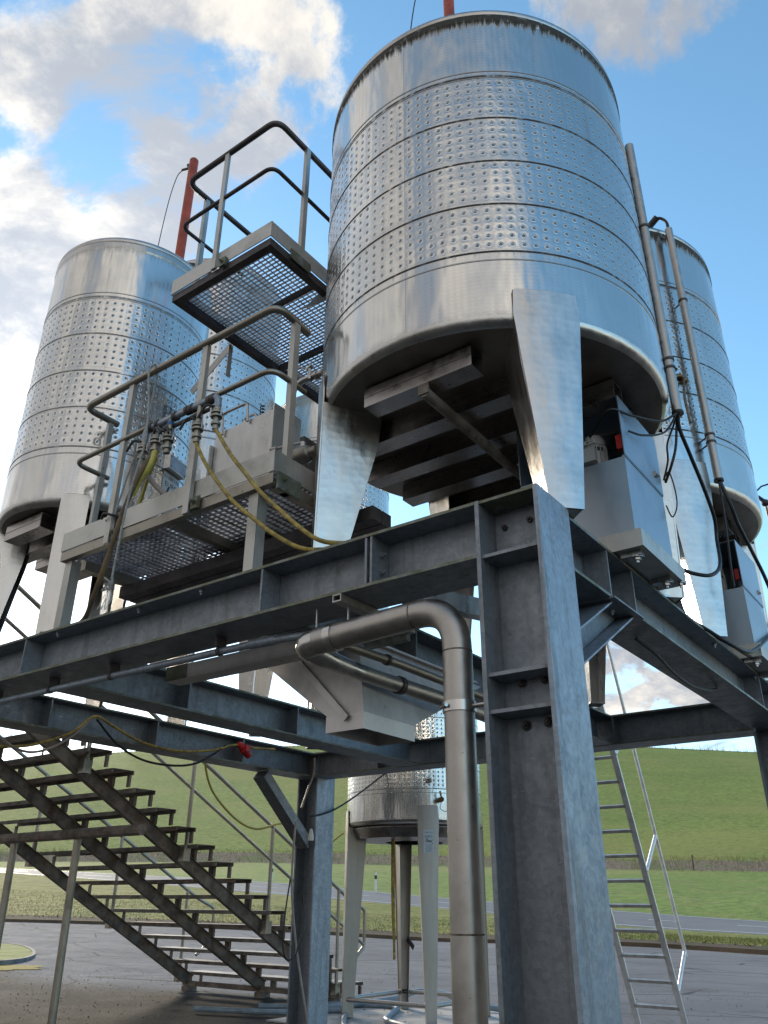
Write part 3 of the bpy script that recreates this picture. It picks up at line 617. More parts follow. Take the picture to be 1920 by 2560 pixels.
# ------------------------------------------------------------------ DRIVE UNITS (motor under a hood in a tray)
def drive(dy, label, dx=0.):
    y0, y1 = .90 + dy, 1.47 + dy; x0, x1 = -.50 + dx, .085 + dx
    g = thing('drive_unit', (-.2 + dx, 1.2 + dy, .004), label, 'drive unit', 'drive units on the right hand beam')
    mb = MB(); mb.box((x0 - .02, y0 - .04, .004), (x1 + .04, y1 + .04, .010)); mb.box((x1 + .034, y0 - .04, .010), (x1 + .04, y1 + .04, .095)); mb.box((x0 - .02, y0 - .04, .010), (x1 + .034, y0 - .034, .095)); mb.box((x0 - .02, y1 + .034, .010), (x1 + .034, y1 + .04, .095))
    part('drip_tray', mb, 'toe', g, smooth=False)
    mb = MB(); mb.box((x0, y0, .012), (x1, y1, .52)); part('casing', mb, 'bluebox', g, smooth=False)
    mb = MB(); t_ = .005
    mb.box((x1 - t_ + .006, y0 - .004, .528), (x1 + .006, y1, .88)); mb.box((x0, y0 - .004, .528), (x0 + t_, y1, .88)); mb.box((x0, y0 - .004, .88), (x1 + .006, y1, .885)); mb.box((x0 + t_, y1 - t_, .528), (x1 + .001, y1, .88))
    mb.box((x1 - .012, y0, .5205), (x1 + .004, y1, .5275))
    part('hood', mb, ['bluebox'], g, smooth=False)
    mo = MB(); cx, cy = x1 - .20, y0 + .14
    mo.lathe([(.0, .0), (.062, .0), (.062, .02), (.054, .025), (.054, .17), (.060, .175), (.060, .21), (.045, .235), (0, .238)], (cx, cy, .521), 28)
    for k in range(18):
        a = k * math.pi / 9; mo.obox((cx + math.cos(a) * .058, cy + math.sin(a) * .058, .62), (math.cos(a) * .006, math.sin(a) * .006, 0), (-math.sin(a) * .0015, math.cos(a) * .0015, 0), (0, 0, .07))
    motor = part('motor', mo, 'grey', g)
    mb = MB(); mb.box((cx - .04, cy - .105, .57), (cx + .035, cy - .065, .65)); o = mb.build('terminal_box', 'grey', motor); 
    mb = MB(); mb.box((cx - .03, cy - .0635, .698), (cx + .03, cy - .0605, .716)); pl_ = mb.build('arrow_plate', 'white', motor, smooth=False)
    mb = MB(); mb.add([(cx - .024, cy - .0642, .707), (cx - .008, cy - .0642, .713), (cx - .008, cy - .0642, .709), (cx + .024, cy - .0642, .709), (cx + .024, cy - .0642, .705), (cx - .008, cy - .0642, .705), (cx - .008, cy - .0642, .701)], [(0, 1, 6), (2, 3, 4, 5)]); ar_ = mb.build('arrow', 'ink', motor, smooth=False)
    mb = MB(); mb.box((x1 + .0065, y1 - .12, .60), (x1 + .016, y1 - .09, .63)); mb.box((x1 + .016, y1 - .115, .61), (x1 + .024, y1 - .075, .618)); part('latch', mb, 'steel', g, smooth=False)
    mb = MB(); mb.lathe([(.0555, 0), (.0575, .0), (.0575, .022), (.0555, .022)], (cx, cy, .655), 28); o = mb.build('clamp_band', 'dark', motor)
    mb = MB(); mb.tube(smoothpts([(cx - .04, cy - .08, .60), (cx - .09, cy - .09, .58), (cx - .10, cy - .08, .53), (cx - .07, cy - .06, .525)]), .007, 8); part('cable_tail', mb, 'black', g)
    mb = MB(); mb.box((x1 - .05, y0 + .05, .60), (x1 - .02, y0 + .09, .68)); part('red_cover', mb, 'red', g)
    for yy in (y0 + .03, y1 - .12):
        mb = MB(); mb.box((x1 - .09, yy - .025, -.020), (x1 + .01, yy + .025, .003)); bolt(mb, (x1 - .02, yy, -.020), (0, 0, -1), .020); part('fixing_bolt', mb, 'steel', g)
    mb = MB(); bolt(mb, (x1 + .025, y1 - .02, .003), (0, 0, -1), .012); part('fixing_bolt', mb, 'steel', g)
    return g
drive(0, 'grey blue cased drive unit with its motor showing, on a tray beside the nearest leg')
drive(2.28, 'second drive unit further back, beyond the big tapered leg at the right edge', -.01)
# ------------------------------------------------------------------ LOWER WALKWAY
g = W0 = thing('service_walkway', (-2.4, .35, .5), 'low grated walkway in front of the slender tanks, with handrails', 'walkway')
x0, x1, y0, y1, zd = -3.38, -1.49, .0, .78, .52
mb = MB(); t_ = .004
k = x0 + .03
while k < x1 - .02: mb.box((k, y0 + .03, zd + .006), (k + .003, y1, zd + .020)); k += .050
k = y0 + .04
while k < y1: mb.box((x0 + .02, k, zd + .010), (x1 - .01, k + .003, zd + .024)); k += .036
part('grating', mb, 'grate', g, smooth=False)
def toe(mb, a, b_, h, zt_, inner):
    mb.bar(V(a) + V(0, 0, zt_ - h / 2), V(b_) + V(0, 0, zt_ - h / 2), .005, h)
mb = MB(); mb.box((x0, y0 - .006, .535), (x1, y0 - .001, .665)); mb.box((x0 - .005, y0 - .006, .535), (x0 - .0005, y0 + .26, .665)); mb.box((x1 + .0005, y0 - .006, .535), (x1 + .006, .40, .665))
part('toe_board', mb, 'toe', g, smooth=False)
mb = MB(); mb.box((x0, y0, .468), (x1, y0 + .045, .474)); mb.box((x0, y0, .474), (x1, y0 + .005, .53)); mb.box((x0, y0 + .15, .45), (x0 + .06, y1, .515)); mb.box((x0, y1 - .05, .44), (x1, y1, .515)); mb.box((x1 - .05, y0 + .045, .45), (x1, y1 - .05, .515)); mb.box((-2.35, y0 + .045, .455), (-2.30, y1 - .05, .515))
part('frame', mb, 'dullpipe', g, smooth=False)
mb = MB(); mb.box((x0, y1 - .3, .36), (x1 + .3, y1 - .22, .44)); mb.box((x0, y1 - .21, .36), (x1 + .3, y1 - .13, .44)); part('bearer', mb, 'frame', g, smooth=False)
for xx in (-1.655, -3.325, ):
    mb = MB(); mb.box((xx - .035, .03, .001), (xx + .035, .10, .467)); part('support_post', mb, 'post', g, smooth=False)
for xx in (-1.655, -3.325):
    mb = MB(); mb.box((xx - .035, y1 - .08, .001), (xx + .035, y1 - .01, .44)); part('support_post', mb, 'post', g, smooth=False)
mb = MB(); mb.tube(bend([(x0, .24, 1.64), (x0, -.035, 1.64), (x1 - .03, -.035, 1.64), (x1 - .03, .24, 1.61)], .09), .024, 12)
part('handrail', mb, 'dullpipe', g)
mb = MB(); mb.tube(bend([(x0, .24, 1.19), (x0, -.035, 1.19), (x1 - .03, -.035, 1.19), (x1 - .03, .24, 1.18)], .09), .017, 12)
part('mid_rail', mb, 'dullpipe', g)
for a, b_ in (((-2.13, -.035), 0), ((-2.85, -.035), 0)):
    mb = MB(); mb.box((a[0] - .024, a[1] - .006, .45), (a[0] + .024, a[1] + .022, 1.62)); part('railing_post', mb, 'post', g, smooth=False)
    mb = MB(); mb.box((a[0] + .03, -.030, .47), (a[0] + .085, -.008, .54)); mb.box((a[0] - .05, -.0075, .462), (a[0] + .08, -.0065, .56)); bolt(mb, (a[0] + .058, -.030, .51), (0, -1, 0), .012); part('bracket', mb, 'moss', g, smooth=False)
mb = MB(); mb.box((x1 - .045, .10, .45), (x1 - .008, .145, 1.60)); part('railing_post', mb, 'post', g, smooth=False)
mb = MB(); mb.box((x1 + .0065, .02, .44), (x1 + .02, .20, .54)); bolt(mb, (x1 + .019, .06, .50), (1, 0, 0), .012); part('bracket', mb, 'moss', g, smooth=False)
mb = MB(); mb.box((x0 - .02, .165, .50), (x0 + .012, .205, 1.62)); part('railing_post', mb, 'post', g, smooth=False)
# ------------------------------------------------------------------ UPPER WALKWAY
g = W1 = thing('upper_walkway', (-2.3, .9, 2.4), 'high grated gangway with a handrail, jutting out beside the top of the largest tank', 'walkway')
x0, x1, y0, y1, zd = -2.78, -1.80, .12, 1.80, 2.475
mb = MB(); k = x0 + .05
while k < x1 - .03: mb.box((k, y0 + .03, zd + .008), (k + .003, y1, zd + .018)); k += .046
k = y0 + .05
while k < y1: mb.box((x0 + .03, k, zd), (x1 - .02, k + .003, zd + .020)); k += .031
part('grating', mb, 'grate', g, smooth=False)
mb = MB(); mb.box((x0 - .01, y0 - .012, 2.47), (x1 + .01, y0 - .006, 2.60)); mb.box((x1 + .004, y0 - .006, 2.47), (x1 + .010, .70, 2.60)); mb.box((x0 - .01, y0 - .006, 2.47), (x0 - .004, y1, 2.60))
part('toe_board', mb, 'toe', g, smooth=False)
mb = MB(); mb.box((x0, y0, 2.405), (x1, y0 + .055, 2.465)); mb.box((x1 - .055, y0 + .055, 2.405), (x1, y1, 2.465)); mb.box((x0, y0 + .055, 2.405), (x0 + .055, y1, 2.465)); mb.box((x0 + .055, y1 - .05, 2.405), (x1 - .055, y1, 2.465))
mb.box((x0 + .055, 1.20, 2.415), (x1 - .055, 1.23, 2.47)); mb.box((x0 + .055, .62, 2.425), (x1 - .055, .64, 2.47))
part('frame', mb, 'frame', g, smooth=False)
mb = MB(); mb.tube(bend([(x0, .85, 3.60), (x0, y0 - .02, 3.60), (x1 - .02, y0 - .02, 3.60), (x1 - .02, 1.05, 3.60)], .09), .022, 12); part('handrail', mb, 'frame', g)
mb = MB(); mb.tube(bend([(x0, .75, 3.13), (x0, y0 - .02, 3.13), (x1 - .02, y0 - .02, 3.13), (x1 - .02, 1.05, 3.13)], .08), .015, 12); part('mid_rail', mb, 'frame', g)
for bx in (((-2.34, y0 - .036), (-2.30, y0 - .013)), ((x1 + .011, .40), (x1 - .02, .44)), ((x0 - .02, .29), (x0 + .012, .33))):
    (xa, ya), (xb, yb) = bx
    mb = MB(); mb.box((xa, ya, 2.45), (xb, yb, 3.585)); part('railing_post', mb, 'post', g, smooth=False)
mb = MB(); mb.box((-2.26, y0 - .035, 2.43), (-2.20, y0 - .013, 2.50)); bolt(mb, (-2.23, y0 - .035, 2.465), (0, -1, 0), .01); part('bracket', mb, 'moss', g, smooth=False)
mb = MB(); mb.box((x1 + .012, .30, 2.42), (x1 + .022, .50, 2.50)); part('bracket', mb, 'moss', g, smooth=False)
for yy in (.72, 1.35):
    mb = MB(); mb.add([(x1 + .012, yy, 2.52), (x1 + .012, yy, 2.36), (x1 - .26, yy, 2.395), (x1 - .20, yy, 2.402), (x1 + .012, yy + .006, 2.52), (x1 + .012, yy + .006, 2.36), (x1 - .26, yy + .006, 2.395), (x1 - .20, yy + .006, 2.402)], [(0, 1, 2, 3), (4, 7, 6, 5), (0, 4, 5, 1), (1, 5, 6, 2), (2, 6, 7, 3), (3, 7, 4, 0)])
    mb.box((x1 + .012, yy, 2.36), (x1 + .09, yy + .006, 2.52)); part('gusset', mb, 'toe', g, smooth=False)
mb = MB(); mb.box((x0 - .01, .70, 2.10), (x0 - .004, .74, 2.40)); mb.bar((x0 + .0, .72, 2.40), (x0 - .42, .72, 2.12), .006, .07); part('gusset', mb, 'toe', g, smooth=False)
# ------------------------------------------------------------------ RED POLES
def pole(x, y, z0, z1, r, label, wire=True):
    g = thing('red_pole', (x, y, z0), label, 'pole', 'red poles on the tank tops')
    mb = MB(); mb.lathe([(r, 0), (r, z1 - z0 - r * .3), (r * .8, z1 - z0), (0, z1 - z0)], (x, y, z0), 20); part('shaft', mb, 'orange', g)
    mb = MB(); mb.tube([(x - .18, y, z1 - .03), (x - .02, y, z1 - .10)], .016, 8); mb.tube([(x - .09, y, z1 - .02), (x - r, y, z1 - .05)], .02, 8); part('connector', mb, 'dark', g)
    if wire:
        mb = MB(); mb.tube(smoothpts([(x - .17, y, z1 - .03), (x - .27, y, z1 - .10), (x - .36, y, z1 - .6), (x - .46, y, z0 - .05)]), .005, 6); part('wire', mb, 'dark', g)
pole(-4.0, .98, 3.50, 5.53, .046, 'tall rust red pole rising behind the slender left hand tank')
pole(-.72, .75, 3.5, 5.35, .042, 'red pole just cut off by the top of the picture above the largest tank')
# ------------------------------------------------------------------ WRITING
def text_mesh(body, size, shear=0.):
    cu = bpy.data.curves.new('t', 'FONT'); cu.body = body; cu.size = size; cu.shear = shear; cu.align_x = 'CENTER'
    ob = bpy.data.objects.new('t', cu); COL.objects.link(ob); dg = bpy.context.evaluated_depsgraph_get()
    me = bpy.data.meshes.new_from_object(ob.evaluated_get(dg)); vs = [v.co.copy() for v in me.vertices]; fs = [tuple(p.vertices) for p in me.polygons]
    bpy.data.objects.remove(ob); return vs, fs
SCRIPT = [(-.30, .30), (-.20, .62), (-.14, .80), (-.22, .72), (-.25, .35), (-.16, .28), (-.06, .42), (-.02, .56), (-.08, .56), (-.09, .36), (0, .28), (.08, .42), (.12, .52), (.10, .32), (.17, .30), (.24, .50), (.22, .34), (.30, .30), (.40, .52), (.46, .60)]
def foil(mapf, w_, h_, root, cap):
    """maker's foil: mapf(u, v, lift) -> point, u right, v up, origin at the foil's centre"""
    mb = MB(); n_ = 8
    vs = [mapf(-w_ / 2 + w_ * i / n_, s_ * h_ / 2, .0015) for s_ in (-1, 1) for i in range(n_ + 1)]
    mb.add(vs, [(i, i + 1, n_ + 2 + i, n_ + 1 + i) for i in range(n_)]); fo = part('capacity_label', mb, 'label', root, smooth=False)
    mb = MB()
    def put(body, size, cx, cy, sh=0.):
        v_, f_ = text_mesh(body, size, sh); mb.add([mapf(cx + q.x, cy + q.y, .003) for q in v_], f_)
    put(cap, w_ * .20, 0, h_ * .36); put('EURO', w_ * .30, 0, h_ * .17)
    P_ = smoothpts([(x_ * w_ * .85, 0, (y_ - .5) * w_ * .62) for x_, y_ in SCRIPT], 5)
    mb.tube([mapf(q.x, q.z + h_ * .05, .004) for q in P_], w_ * .020, 5)
    mb.add([mapf(w_ * .36 + a * w_ * .07, -h_ * .08 + b_ * w_ * .08, .003) for a, b_ in ((-1, -.6), (.2, -.3), (1, .4), (0, 1))], [(0, 1, 2, 3)])
    for k in range(7):
        y_ = -h_ * .14 - k * h_ * .048; ww = w_ * (.40 if k % 3 == 0 else .28)
        mb.add([mapf(a * ww, y_ + b_ * h_ * .006, .003) for a, b_ in ((-1, -1), (1, -1), (1, 1), (-1, 1))], [(0, 1, 2, 3)])
    o = mb.build('lettering', 'ink', fo, smooth=False)
def cylmap(c, r, phi, z0):
    return lambda u_, v_, l_: V(c[0] + math.cos(phi + u_ / r) * (r + l_), c[1] + math.sin(phi + u_ / r) * (r + l_), z0 + v_)
Bc, Br = (-4.02, .60), .68
foil(cylmap(Bc, Br + .003, R(14.5), 1.265), .20, .34, tB, '51.000 LTR')
mb = MB(); cm = cylmap(Bc, Br, R(14), 1.51)
n_ = cm(0, 0, .02) - cm(0, 0, 0); n_.normalize(); tg = V(-n_.y, n_.x, 0)
mb.obox(cm(0, 0, .022), tg * .105, V(0, 0, .06), n_ * .028); tb = part('terminal_box', mb, 'plate', tB, smooth=False)
mb = MB(); mb.obox(cm(0, 0, .0515), tg * .098, V(0, 0, .053), n_ * .001); mb.build('cover', 'galv_light', tb, smooth=False)
for a, b_ in ((-1, -1), (1, -1), (-1, 1), (1, 1)):
    mb = MB(); q = cm(0, b_ * .045, .053) + tg * a * .088; mb.cyl(q, q + n_ * .003, .006, 10); mb.build('screw', 'dark', tb)
# ------------------------------------------------------------------ MANIFOLD, VALVES, HOSES
g = thing('water_manifold', (-2.2, -.08, 1.1), 'weathered manifold pipe with hanging valves, tied along the low walkway rail', 'manifold')
mb = MB(); mb.tube(bend([(-2.545, -.085, 1.02), (-2.545, -.085, 1.125), (-1.895, -.085, 1.125), (-1.895, -.085, 1.03)], .05), .021, 12)
part('pipe', mb, 'galv_light', g)
mb = MB(); mb.tube([(-2.50, -.06, 1.08), (-1.93, -.06, 1.085)], .013, 10); part('pipe', mb, 'frame', g)
for xx in (-2.49, -2.43, -2.27, -2.16, -2.12, -1.97, -1.94):
    mb = MB(); mb.lathe([(.021, -.012), (.029, -.012), (.029, .012), (.021, .012)], (xx, -.085, 1.125), 16, axis=(1, 0, 0)); part('coupling', mb, 'frame', g)
def valve(x, zt_, col, sleeve=None, handle=1):
    mb = MB(); mb.cyl((x, -.085, 1.11), (x, -.085, zt_), .016, 12); mb.sphere((x, -.085, zt_ - .03), .027, 8)
    mb.lathe([(.0, -.075), (.018, -.075), (.018, -.055), (.034, -.055), (.034, -.043), (.02, -.043), (.02, -.06 + .03), (.034, -.03), (.034, -.018), (0, -.018)], (x, -.085, zt_ - .03), 16)
    mb.lathe([(.0, -.135), (.018, -.135), (.018, -.11), (.028, -.105), (.028, -.09), (.018, -.085), (.018, -.075), (0, -.075)], (x, -.085, zt_ - .03), 14)
    v_ = part('valve', mb, 'dullpipe', g)
    for a in (0, 2.1, 4.2):
        mb = MB(); q = V(x + math.cos(a) * .036, -.085 + math.sin(a) * .036, zt_ - .085); mb.cyl(q, q + V(0, 0, .055), .005, 8); mb.build('clamp_bolt', 'steel', v_)
    mb = MB(); mb.tube(smoothpts([(x, -.11, zt_ - .02), (x - .05 * handle, -.13, zt_ - .01), (x - .10 * handle, -.135, zt_ - .07)]), .008, 8); mb.build('handle', 'dark', v_)
    if sleeve:
        mb = MB(); mb.cyl((x, -.085, zt_ + .03), (x, -.085, zt_ + .055), .019, 12); mb.build('sleeve', sleeve, v_)
    return V(x, -.085, zt_ - .165)
e1 = valve(-2.545, 1.05, 0); e2 = valve(-2.43, 1.07, 0, None, -1); e3 = valve(-2.31, 1.045, 0, 'blue', -.6); e4 = valve(-2.05, 1.03, 0); e5 = valve(-1.895, 1.06, 0)
def hose(name, pts, r, mt, label, cat='hose', group=None, n=10, kink=True):
    P_ = smoothpts(pts, 10); mb = MB(); mb.tube(P_, r, n); o = mb.build(name, mt); 
    return tag(o, label, cat, group)
hose('yellow_hose', [e4, (-2.044, -.085, .852), (-1.946, -.09, .698), (-1.819, -.085, .529), (-1.693, -.07, .379), (-1.549, -.05, .247), (-1.415, -.035, .133), (-1.26, -.01, .03), (-1.15, .05, .014), (-.95, .15, .014)], .0115, 'yellow', 'dirty yellow hose hanging from the valve second from the right, ending at the beam', 'hose')
hose('yellow_hose', [e5, (-1.871, -.085, .868), (-1.737, -.09, .677), (-1.612, -.085, .522), (-1.497, -.07, .378), (-1.344, -.05, .222), (-1.219, -.035, .102), (-1.12, -.01, .03), (-1.02, .05, .014), (-.85, .15, .014)], .0115, 'yellow', 'dirty yellow hose from the rightmost valve, reaching the foot of the largest tank', 'hose')
hose('brown_hose', [e2 + V(0, 0, .02), (-2.46, -.13, .80), (-2.56, -.14, .56), (-2.67, -.12, .30), (-2.80, -.08, .12), (-3.02, .02, .018), (-3.25, .08, .016), (-3.5, .10, .03)], .015, 'brownhose', 'brown hose sagging from the left valves down to the front beam')
hose('yellow_tail', [e2 + V(.01, 0, .03), (-2.44, -.10, .82), (-2.50, -.11, .74), (-2.545, -.11, .66)], .018, 'yellow2', 'short bright yellow hose end strapped beside the brown hose')
hose('yellow_hose', [e2 + V(0, .02, 0), (-2.55, -.02, .80), (-2.72, .06, .66), (-2.90, .12, .57)], .011, 'yellow2', 'thin yellow hose slanting left behind the walkway toe board')
hose('pale_hose', [e1, (-2.52, -.06, .82), (-2.44, .03, .70), (-2.33, .10, .60), (-2.24, .14, .57)], .016, 'greyhose', 'pale pinkish hose curving from the leftmost valve onto the walkway')
hose('pale_hose', [(-2.42, .16, .56), (-2.33, .14, .64), (-2.18, .16, .665), (-2.0, .3, .60)], .016, 'greyhose', 'pale hose loop lying on the walkway below the capacity plate')
hose('rope', [(-2.60, -.06, 1.67), (-2.61, -.09, 1.60), (-2.56, -.09, 1.33), (-2.50, -.115, 1.12), (-2.49, -.12, .98), (-2.505, -.16, .60), (-2.515, -.17, .30), (-2.525, -.17, .10)], .0065, 'rope', 'grey rope looped over the walkway rail, its frayed end above the beam', 'rope')
g = thing('rope_knot', (-2.53, -.17, .08), 'frayed white rope knot hanging just above the front beam', 'knot')
mb = MB(); rnd = random.Random(2)
for k in range(5): mb.tube(smoothpts([(-2.53 + rnd.gauss(0, .012), -.17 + rnd.gauss(0, .012), .10), (-2.53 + rnd.gauss(0, .02), -.17 + rnd.gauss(0, .02), .06), (-2.53 + rnd.gauss(0, .02), -.17, .03 + rnd.random() * .03), (-2.53 + rnd.gauss(0, .02), -.17, .08)]), .006, 6)
part('knot', mb, 'rope', g)
mb = MB()
for k in range(9): mb.tube([(-2.53, -.17, .05), (-2.55 + rnd.gauss(0, .02), -.17 + rnd.gauss(0, .015), .0), (-2.56 + rnd.gauss(0, .03), -.17, -.05 - rnd.random() * .03)], .0018, 5)
part('fray', mb, 'white', g)
hose('rope', [(-2.60, -.06, 1.67), (-2.62, -.02, 1.60), (-2.68, .0, 1.25), (-2.76, -.02, .90), (-2.83, -.03, .58)], .006, 'rope', 'second leg of the rope running down left to the walkway bracket', 'rope')
hose('rope_lashing', [(-2.90, -.06, .62), (-2.86, -.075, .64), (-2.80, -.06, .62), (-2.80, -.01, .625), (-2.86, .0, .63), (-2.90, -.03, .62)], .008, 'dark', 'short lashing round the foot of the left railing post', 'rope')
mb = MB(); mb.lathe([(.012, 0), (.022, .004), (.022, .012), (.012, .016)], (-3.52, .06, .02), 18, axis=(.3, -1, .1)); tag(mb.build('hose_washer', 'white'), 'small white ring washer lying on the front beam far left', 'washer')
# stainless container on the walkway
g = thing('stainless_container', (-2.33, .55, .56), 'flat stainless container with a bent tube handle on the low walkway', 'container')
mb = MB(); mb.box((-2.58, .50, .56), (-2.02, .72, 1.40)); part('body', mb, 'plate', g, smooth=False)
mb = MB(); mb.box((-2.015, .48, .55), (-2.009, .74, 1.43)); part('side_plate', mb, 'toe', g, smooth=False)
mb = MB(); mb.box((-2.60, .47, .55), (-2.585, .60, 1.30)); part('side_plate', mb, 'toe', g, smooth=False)
mb = MB(); mb.tube(bend([(-2.50, .485, 1.36), (-2.50, .47, 1.52), (-2.26, .47, 1.52), (-2.26, .485, 1.38)], .03), .010, 10); part('handle', mb, 'steel', g)
mb = MB(); mb.tube(bend([(-2.42, .60, 1.40), (-2.42, .60, 1.52), (-2.30, .60, 1.52), (-2.30, .60, 1.40)], .03), .010, 10); part('handle', mb, 'steel', g)
mb = MB(); mb.tube([(-2.27 + .014 * math.cos(t_ * .7), .62 + .014 * math.sin(t_ * .7), 1.40 + t_ * .0028) for t_ in range(70)], .004, 6); part('spring', mb, 'dark', g)
g = thing('control_cabinet', (-2.28, .95, .56), 'small dark control cabinet with a red knob behind the container', 'cabinet')
mb = MB(); mb.box((-2.44, .92, .80), (-2.14, 1.06, 1.44)); part('body', mb, 'frame', g, smooth=False)
mb = MB(); mb.cyl((-2.33, .92, 1.22), (-2.33, .885, 1.22), .035, 18); part('knob', mb, 'red', g)
mb = MB(); mb.box((-2.42, .98, .56), (-2.38, 1.02, .80)); mb2 = MB(); mb2.box((-2.20, .98, .56), (-2.16, 1.02, .80)); part('foot', mb, 'frame', g); part('foot', mb2, 'frame', g)
# taps beside the largest tank
g = thing('sampling_tap', (-1.47, .30, 1.32), 'curved sampling tap sticking out of the left flank of the largest tank', 'tap')
mb = MB(); mb.tube(smoothpts([(-1.445, .30, 1.325), (-1.53, .30, 1.33), (-1.60, .295, 1.325), (-1.645, .29, 1.30), (-1.66, .285, 1.26)]), .019, 12); part('spout', mb, 'steel', g)
mb = MB(); mb.cyl((-1.55, .30, 1.34), (-1.55, .30, 1.40), .012, 10); mb.cyl((-1.57, .30, 1.395), (-1.53, .30, 1.415), .016, 12); mb.tube([(-1.55, .30, 1.39), (-1.63, .26, 1.43)], .006, 8); part('handle', mb, 'steel', g)
mb = MB(); mb.lathe([(.019, 0), (.028, .0), (.028, .018), (.019, .018)], (-1.48, .30, 1.3265), 14, axis=(-1, 0, 0)); mb.lathe([(.019, 0), (.026, .0), (.026, .018), (.019, .018)], (-1.52, .30, 1.3265), 6, axis=(-1, 0, 0)); part('union_nut', mb, 'steel', g)
g = thing('ball_valve', (-1.50, .30, .80), 'dull ball valve with a long lever beside the left leg of the largest tank', 'valve')
mb = MB(); mb.lathe([(0, 0), (.03, 0), (.03, .05), (.045, .06), (.055, .09), (.055, .15), (.045, .18), (.04, .20), (0, .20)], (-1.455, .30, .795), 20, axis=(-1, 0, 0)); part('body', mb, 'dullpipe', g)
mb = MB(); mb.cyl((-1.57, .30, .845), (-1.57, .30, .885), .014, 10); mb.tube([(-1.57, .30, .885), (-1.80, .28, .905)], .008, 8); mb.cyl((-1.76, .283, .903), (-1.81, .279, .907), .013, 10); part('lever', mb, 'steel', g)
mb = MB(); mb.tube([(-1.50 + (.004 if k % 2 else -.004), .26, .76 - k * .012) for k in range(14)], .003, 5); part('chain', mb, 'dark', g)
mb = MB(); mb.tube([(-1.452, .30, .80), (-1.447, .31, 1.32)], .008, 8); part('level_tube', mb, 'white', g)
# ------------------------------------------------------------------ CONDUITS AND CABLES AT THE RIGHT
def conduit(x, y, z0, z1, lean, label, c):
    g = thing('cable_conduit', (x, y, z0), label, 'conduit')
    mb = MB(); mb.tube([(x, y, z0), (x + lean, y, z1)], .029, 16, True); part('tube', mb, 'pipe', g)
    mb = MB(); mb.lathe([(.0295, 0), (.033, 0), (.033, .015), (.0295, .015)], (x, y, z0 - .003), 16); part('end_ring', mb, 'black', g)
    for z_ in (z0 + .30, z0 + .36, z1 - .75):
        t_ = (z_ - z0) / (z1 - z0); mb = MB(); mb.lathe([(.0295, 0), (.035, 0), (.035, .014), (.0295, .014)], (x + lean * t_, y, z_), 16)
        dv = V(c[0] - x, c[1] - y, 0).normalized(); mb.cyl(V(x + lean * t_, y, z_ + .007) + dv * .034, V(x + lean * t_, y, z_ + .007) + dv * .13, .006, 8); part('clamp', mb, 'frame', g)
conduit(.265, 1.38, .955, 3.10, .0, 'stainless cable conduit clamped up the right flank of the largest tank', A_C)
conduit(.165, 2.62, 1.10, 3.42, .0, 'stainless cable conduit standing in front of the wide tank behind', (-.734, 3.235))
g = thing('cable_gland', (.02, 2.6, 3.55), 'black capped junction on the rim above the rear conduit', 'junction')
mb = MB(); mb.tube([(-.02, 2.62, 3.50), (.10, 2.6, 3.575)], .028, 12); part('cap', mb, 'dark', g)
mb = MB(); mb.tube(smoothpts([(.10, 2.6, 3.565), (.13, 2.61, 3.55), (.16, 2.62, 3.50), (.165, 2.62, 3.42)]), .012, 8); part('cable', mb, 'black', g)
def cable(pts, r, label, mt='black', name='cable'): return hose(name, pts, r, mt, label, 'cable', n=8)
cable([(.27, 1.38, .97), (.25, 1.42, .89), (.25, 1.54, .79), (.24, 1.79, .66), (.22, 2.00, .56), (.20, 2.05, .44), (.22, 1.93, .25), (.22, 1.78, .14), (.18, 1.68, .10), (.09, 1.6, .13), (.02, 1.58, .22)], .011, 'thick black cable drooping from the front conduit in a loop across the tapered leg')
cable([(.27, 1.37, .96), (.2, 1.26, .87), (.12, 1.0, .80), (.05, .85, .78), (-.1, .95, .72)], .007, 'upper thin cable from the front conduit into the drive unit hood')
cable([(.26, 1.38, .96), (.2, 1.30, .82), (.14, 1.10, .72), (.10, .98, .70)], .006, 'lower thin cable from the front conduit to the drive unit hood')
cable([(.262, 1.39, .96), (.237, 1.42, .90), (.211, 1.42, .77), (.167, 1.43, .67), (.11, 1.48, .61)], .008, 'black cable hanging beside the rear edge of the nearest drive unit')
cable([(.258, 1.38, .96), (.213, 1.45, .93), (.163, 1.45, .828), (.148, 1.46, .729), (.10, 1.49, .63)], .006, 'thinner inner cable hanging beside the nearest drive unit')
cable([(.11, 1.50, .66), (.135, 1.5, .675), (.150, 1.5, .554), (.144, 1.5, .457), (.111, 1.5, .404), (.088, 1.5, .48)], .004, 'thin wire loop hanging in front of the tapered rear leg')
cable([(.165, 2.62, 1.12), (.2, 2.66, .93), (.2, 2.78, .83), (.2, 3.08, .72), (.2, 3.41, .58), (.15, 4.2, .3)], .013, 'thick brown black cable running down from the rear conduit to the right', 'dark')
cable([(.165, 2.62, 1.12), (.17, 2.55, .8), (.16, 2.50, .45), (.15, 2.52, .30)], .007, 'straight cable hanging from the rear conduit to the second drive unit')
cable([(-.16, 2.25, .12), (-.02, 2.30, .0), (.09, 2.36, -.10), (.13, 2.60, -.10), (.12, 2.95, .0), (.10, 3.55, .23), (.10, 4.0, .4)], .012, 'black cable slung in a curve over the right hand beam')
cable([(-.2, 2.38, .10), (-.06, 2.48, .03), (.02, 2.75, -.005), (.04, 3.08, .0), (.02, 3.47, .07), (.0, 4.0, .2)], .012, 'second black cable slung just above the beam at the right edge')
cable([(-.15, 1.40, -.27), (-.1, 1.55, -.33), (-.1, 1.80, -.37), (-.1, 2.11, -.38), (-.1, 2.45, -.34), (-.12, 2.75, -.27)], .009, 'cable sagging below the right hand beam against the sky')
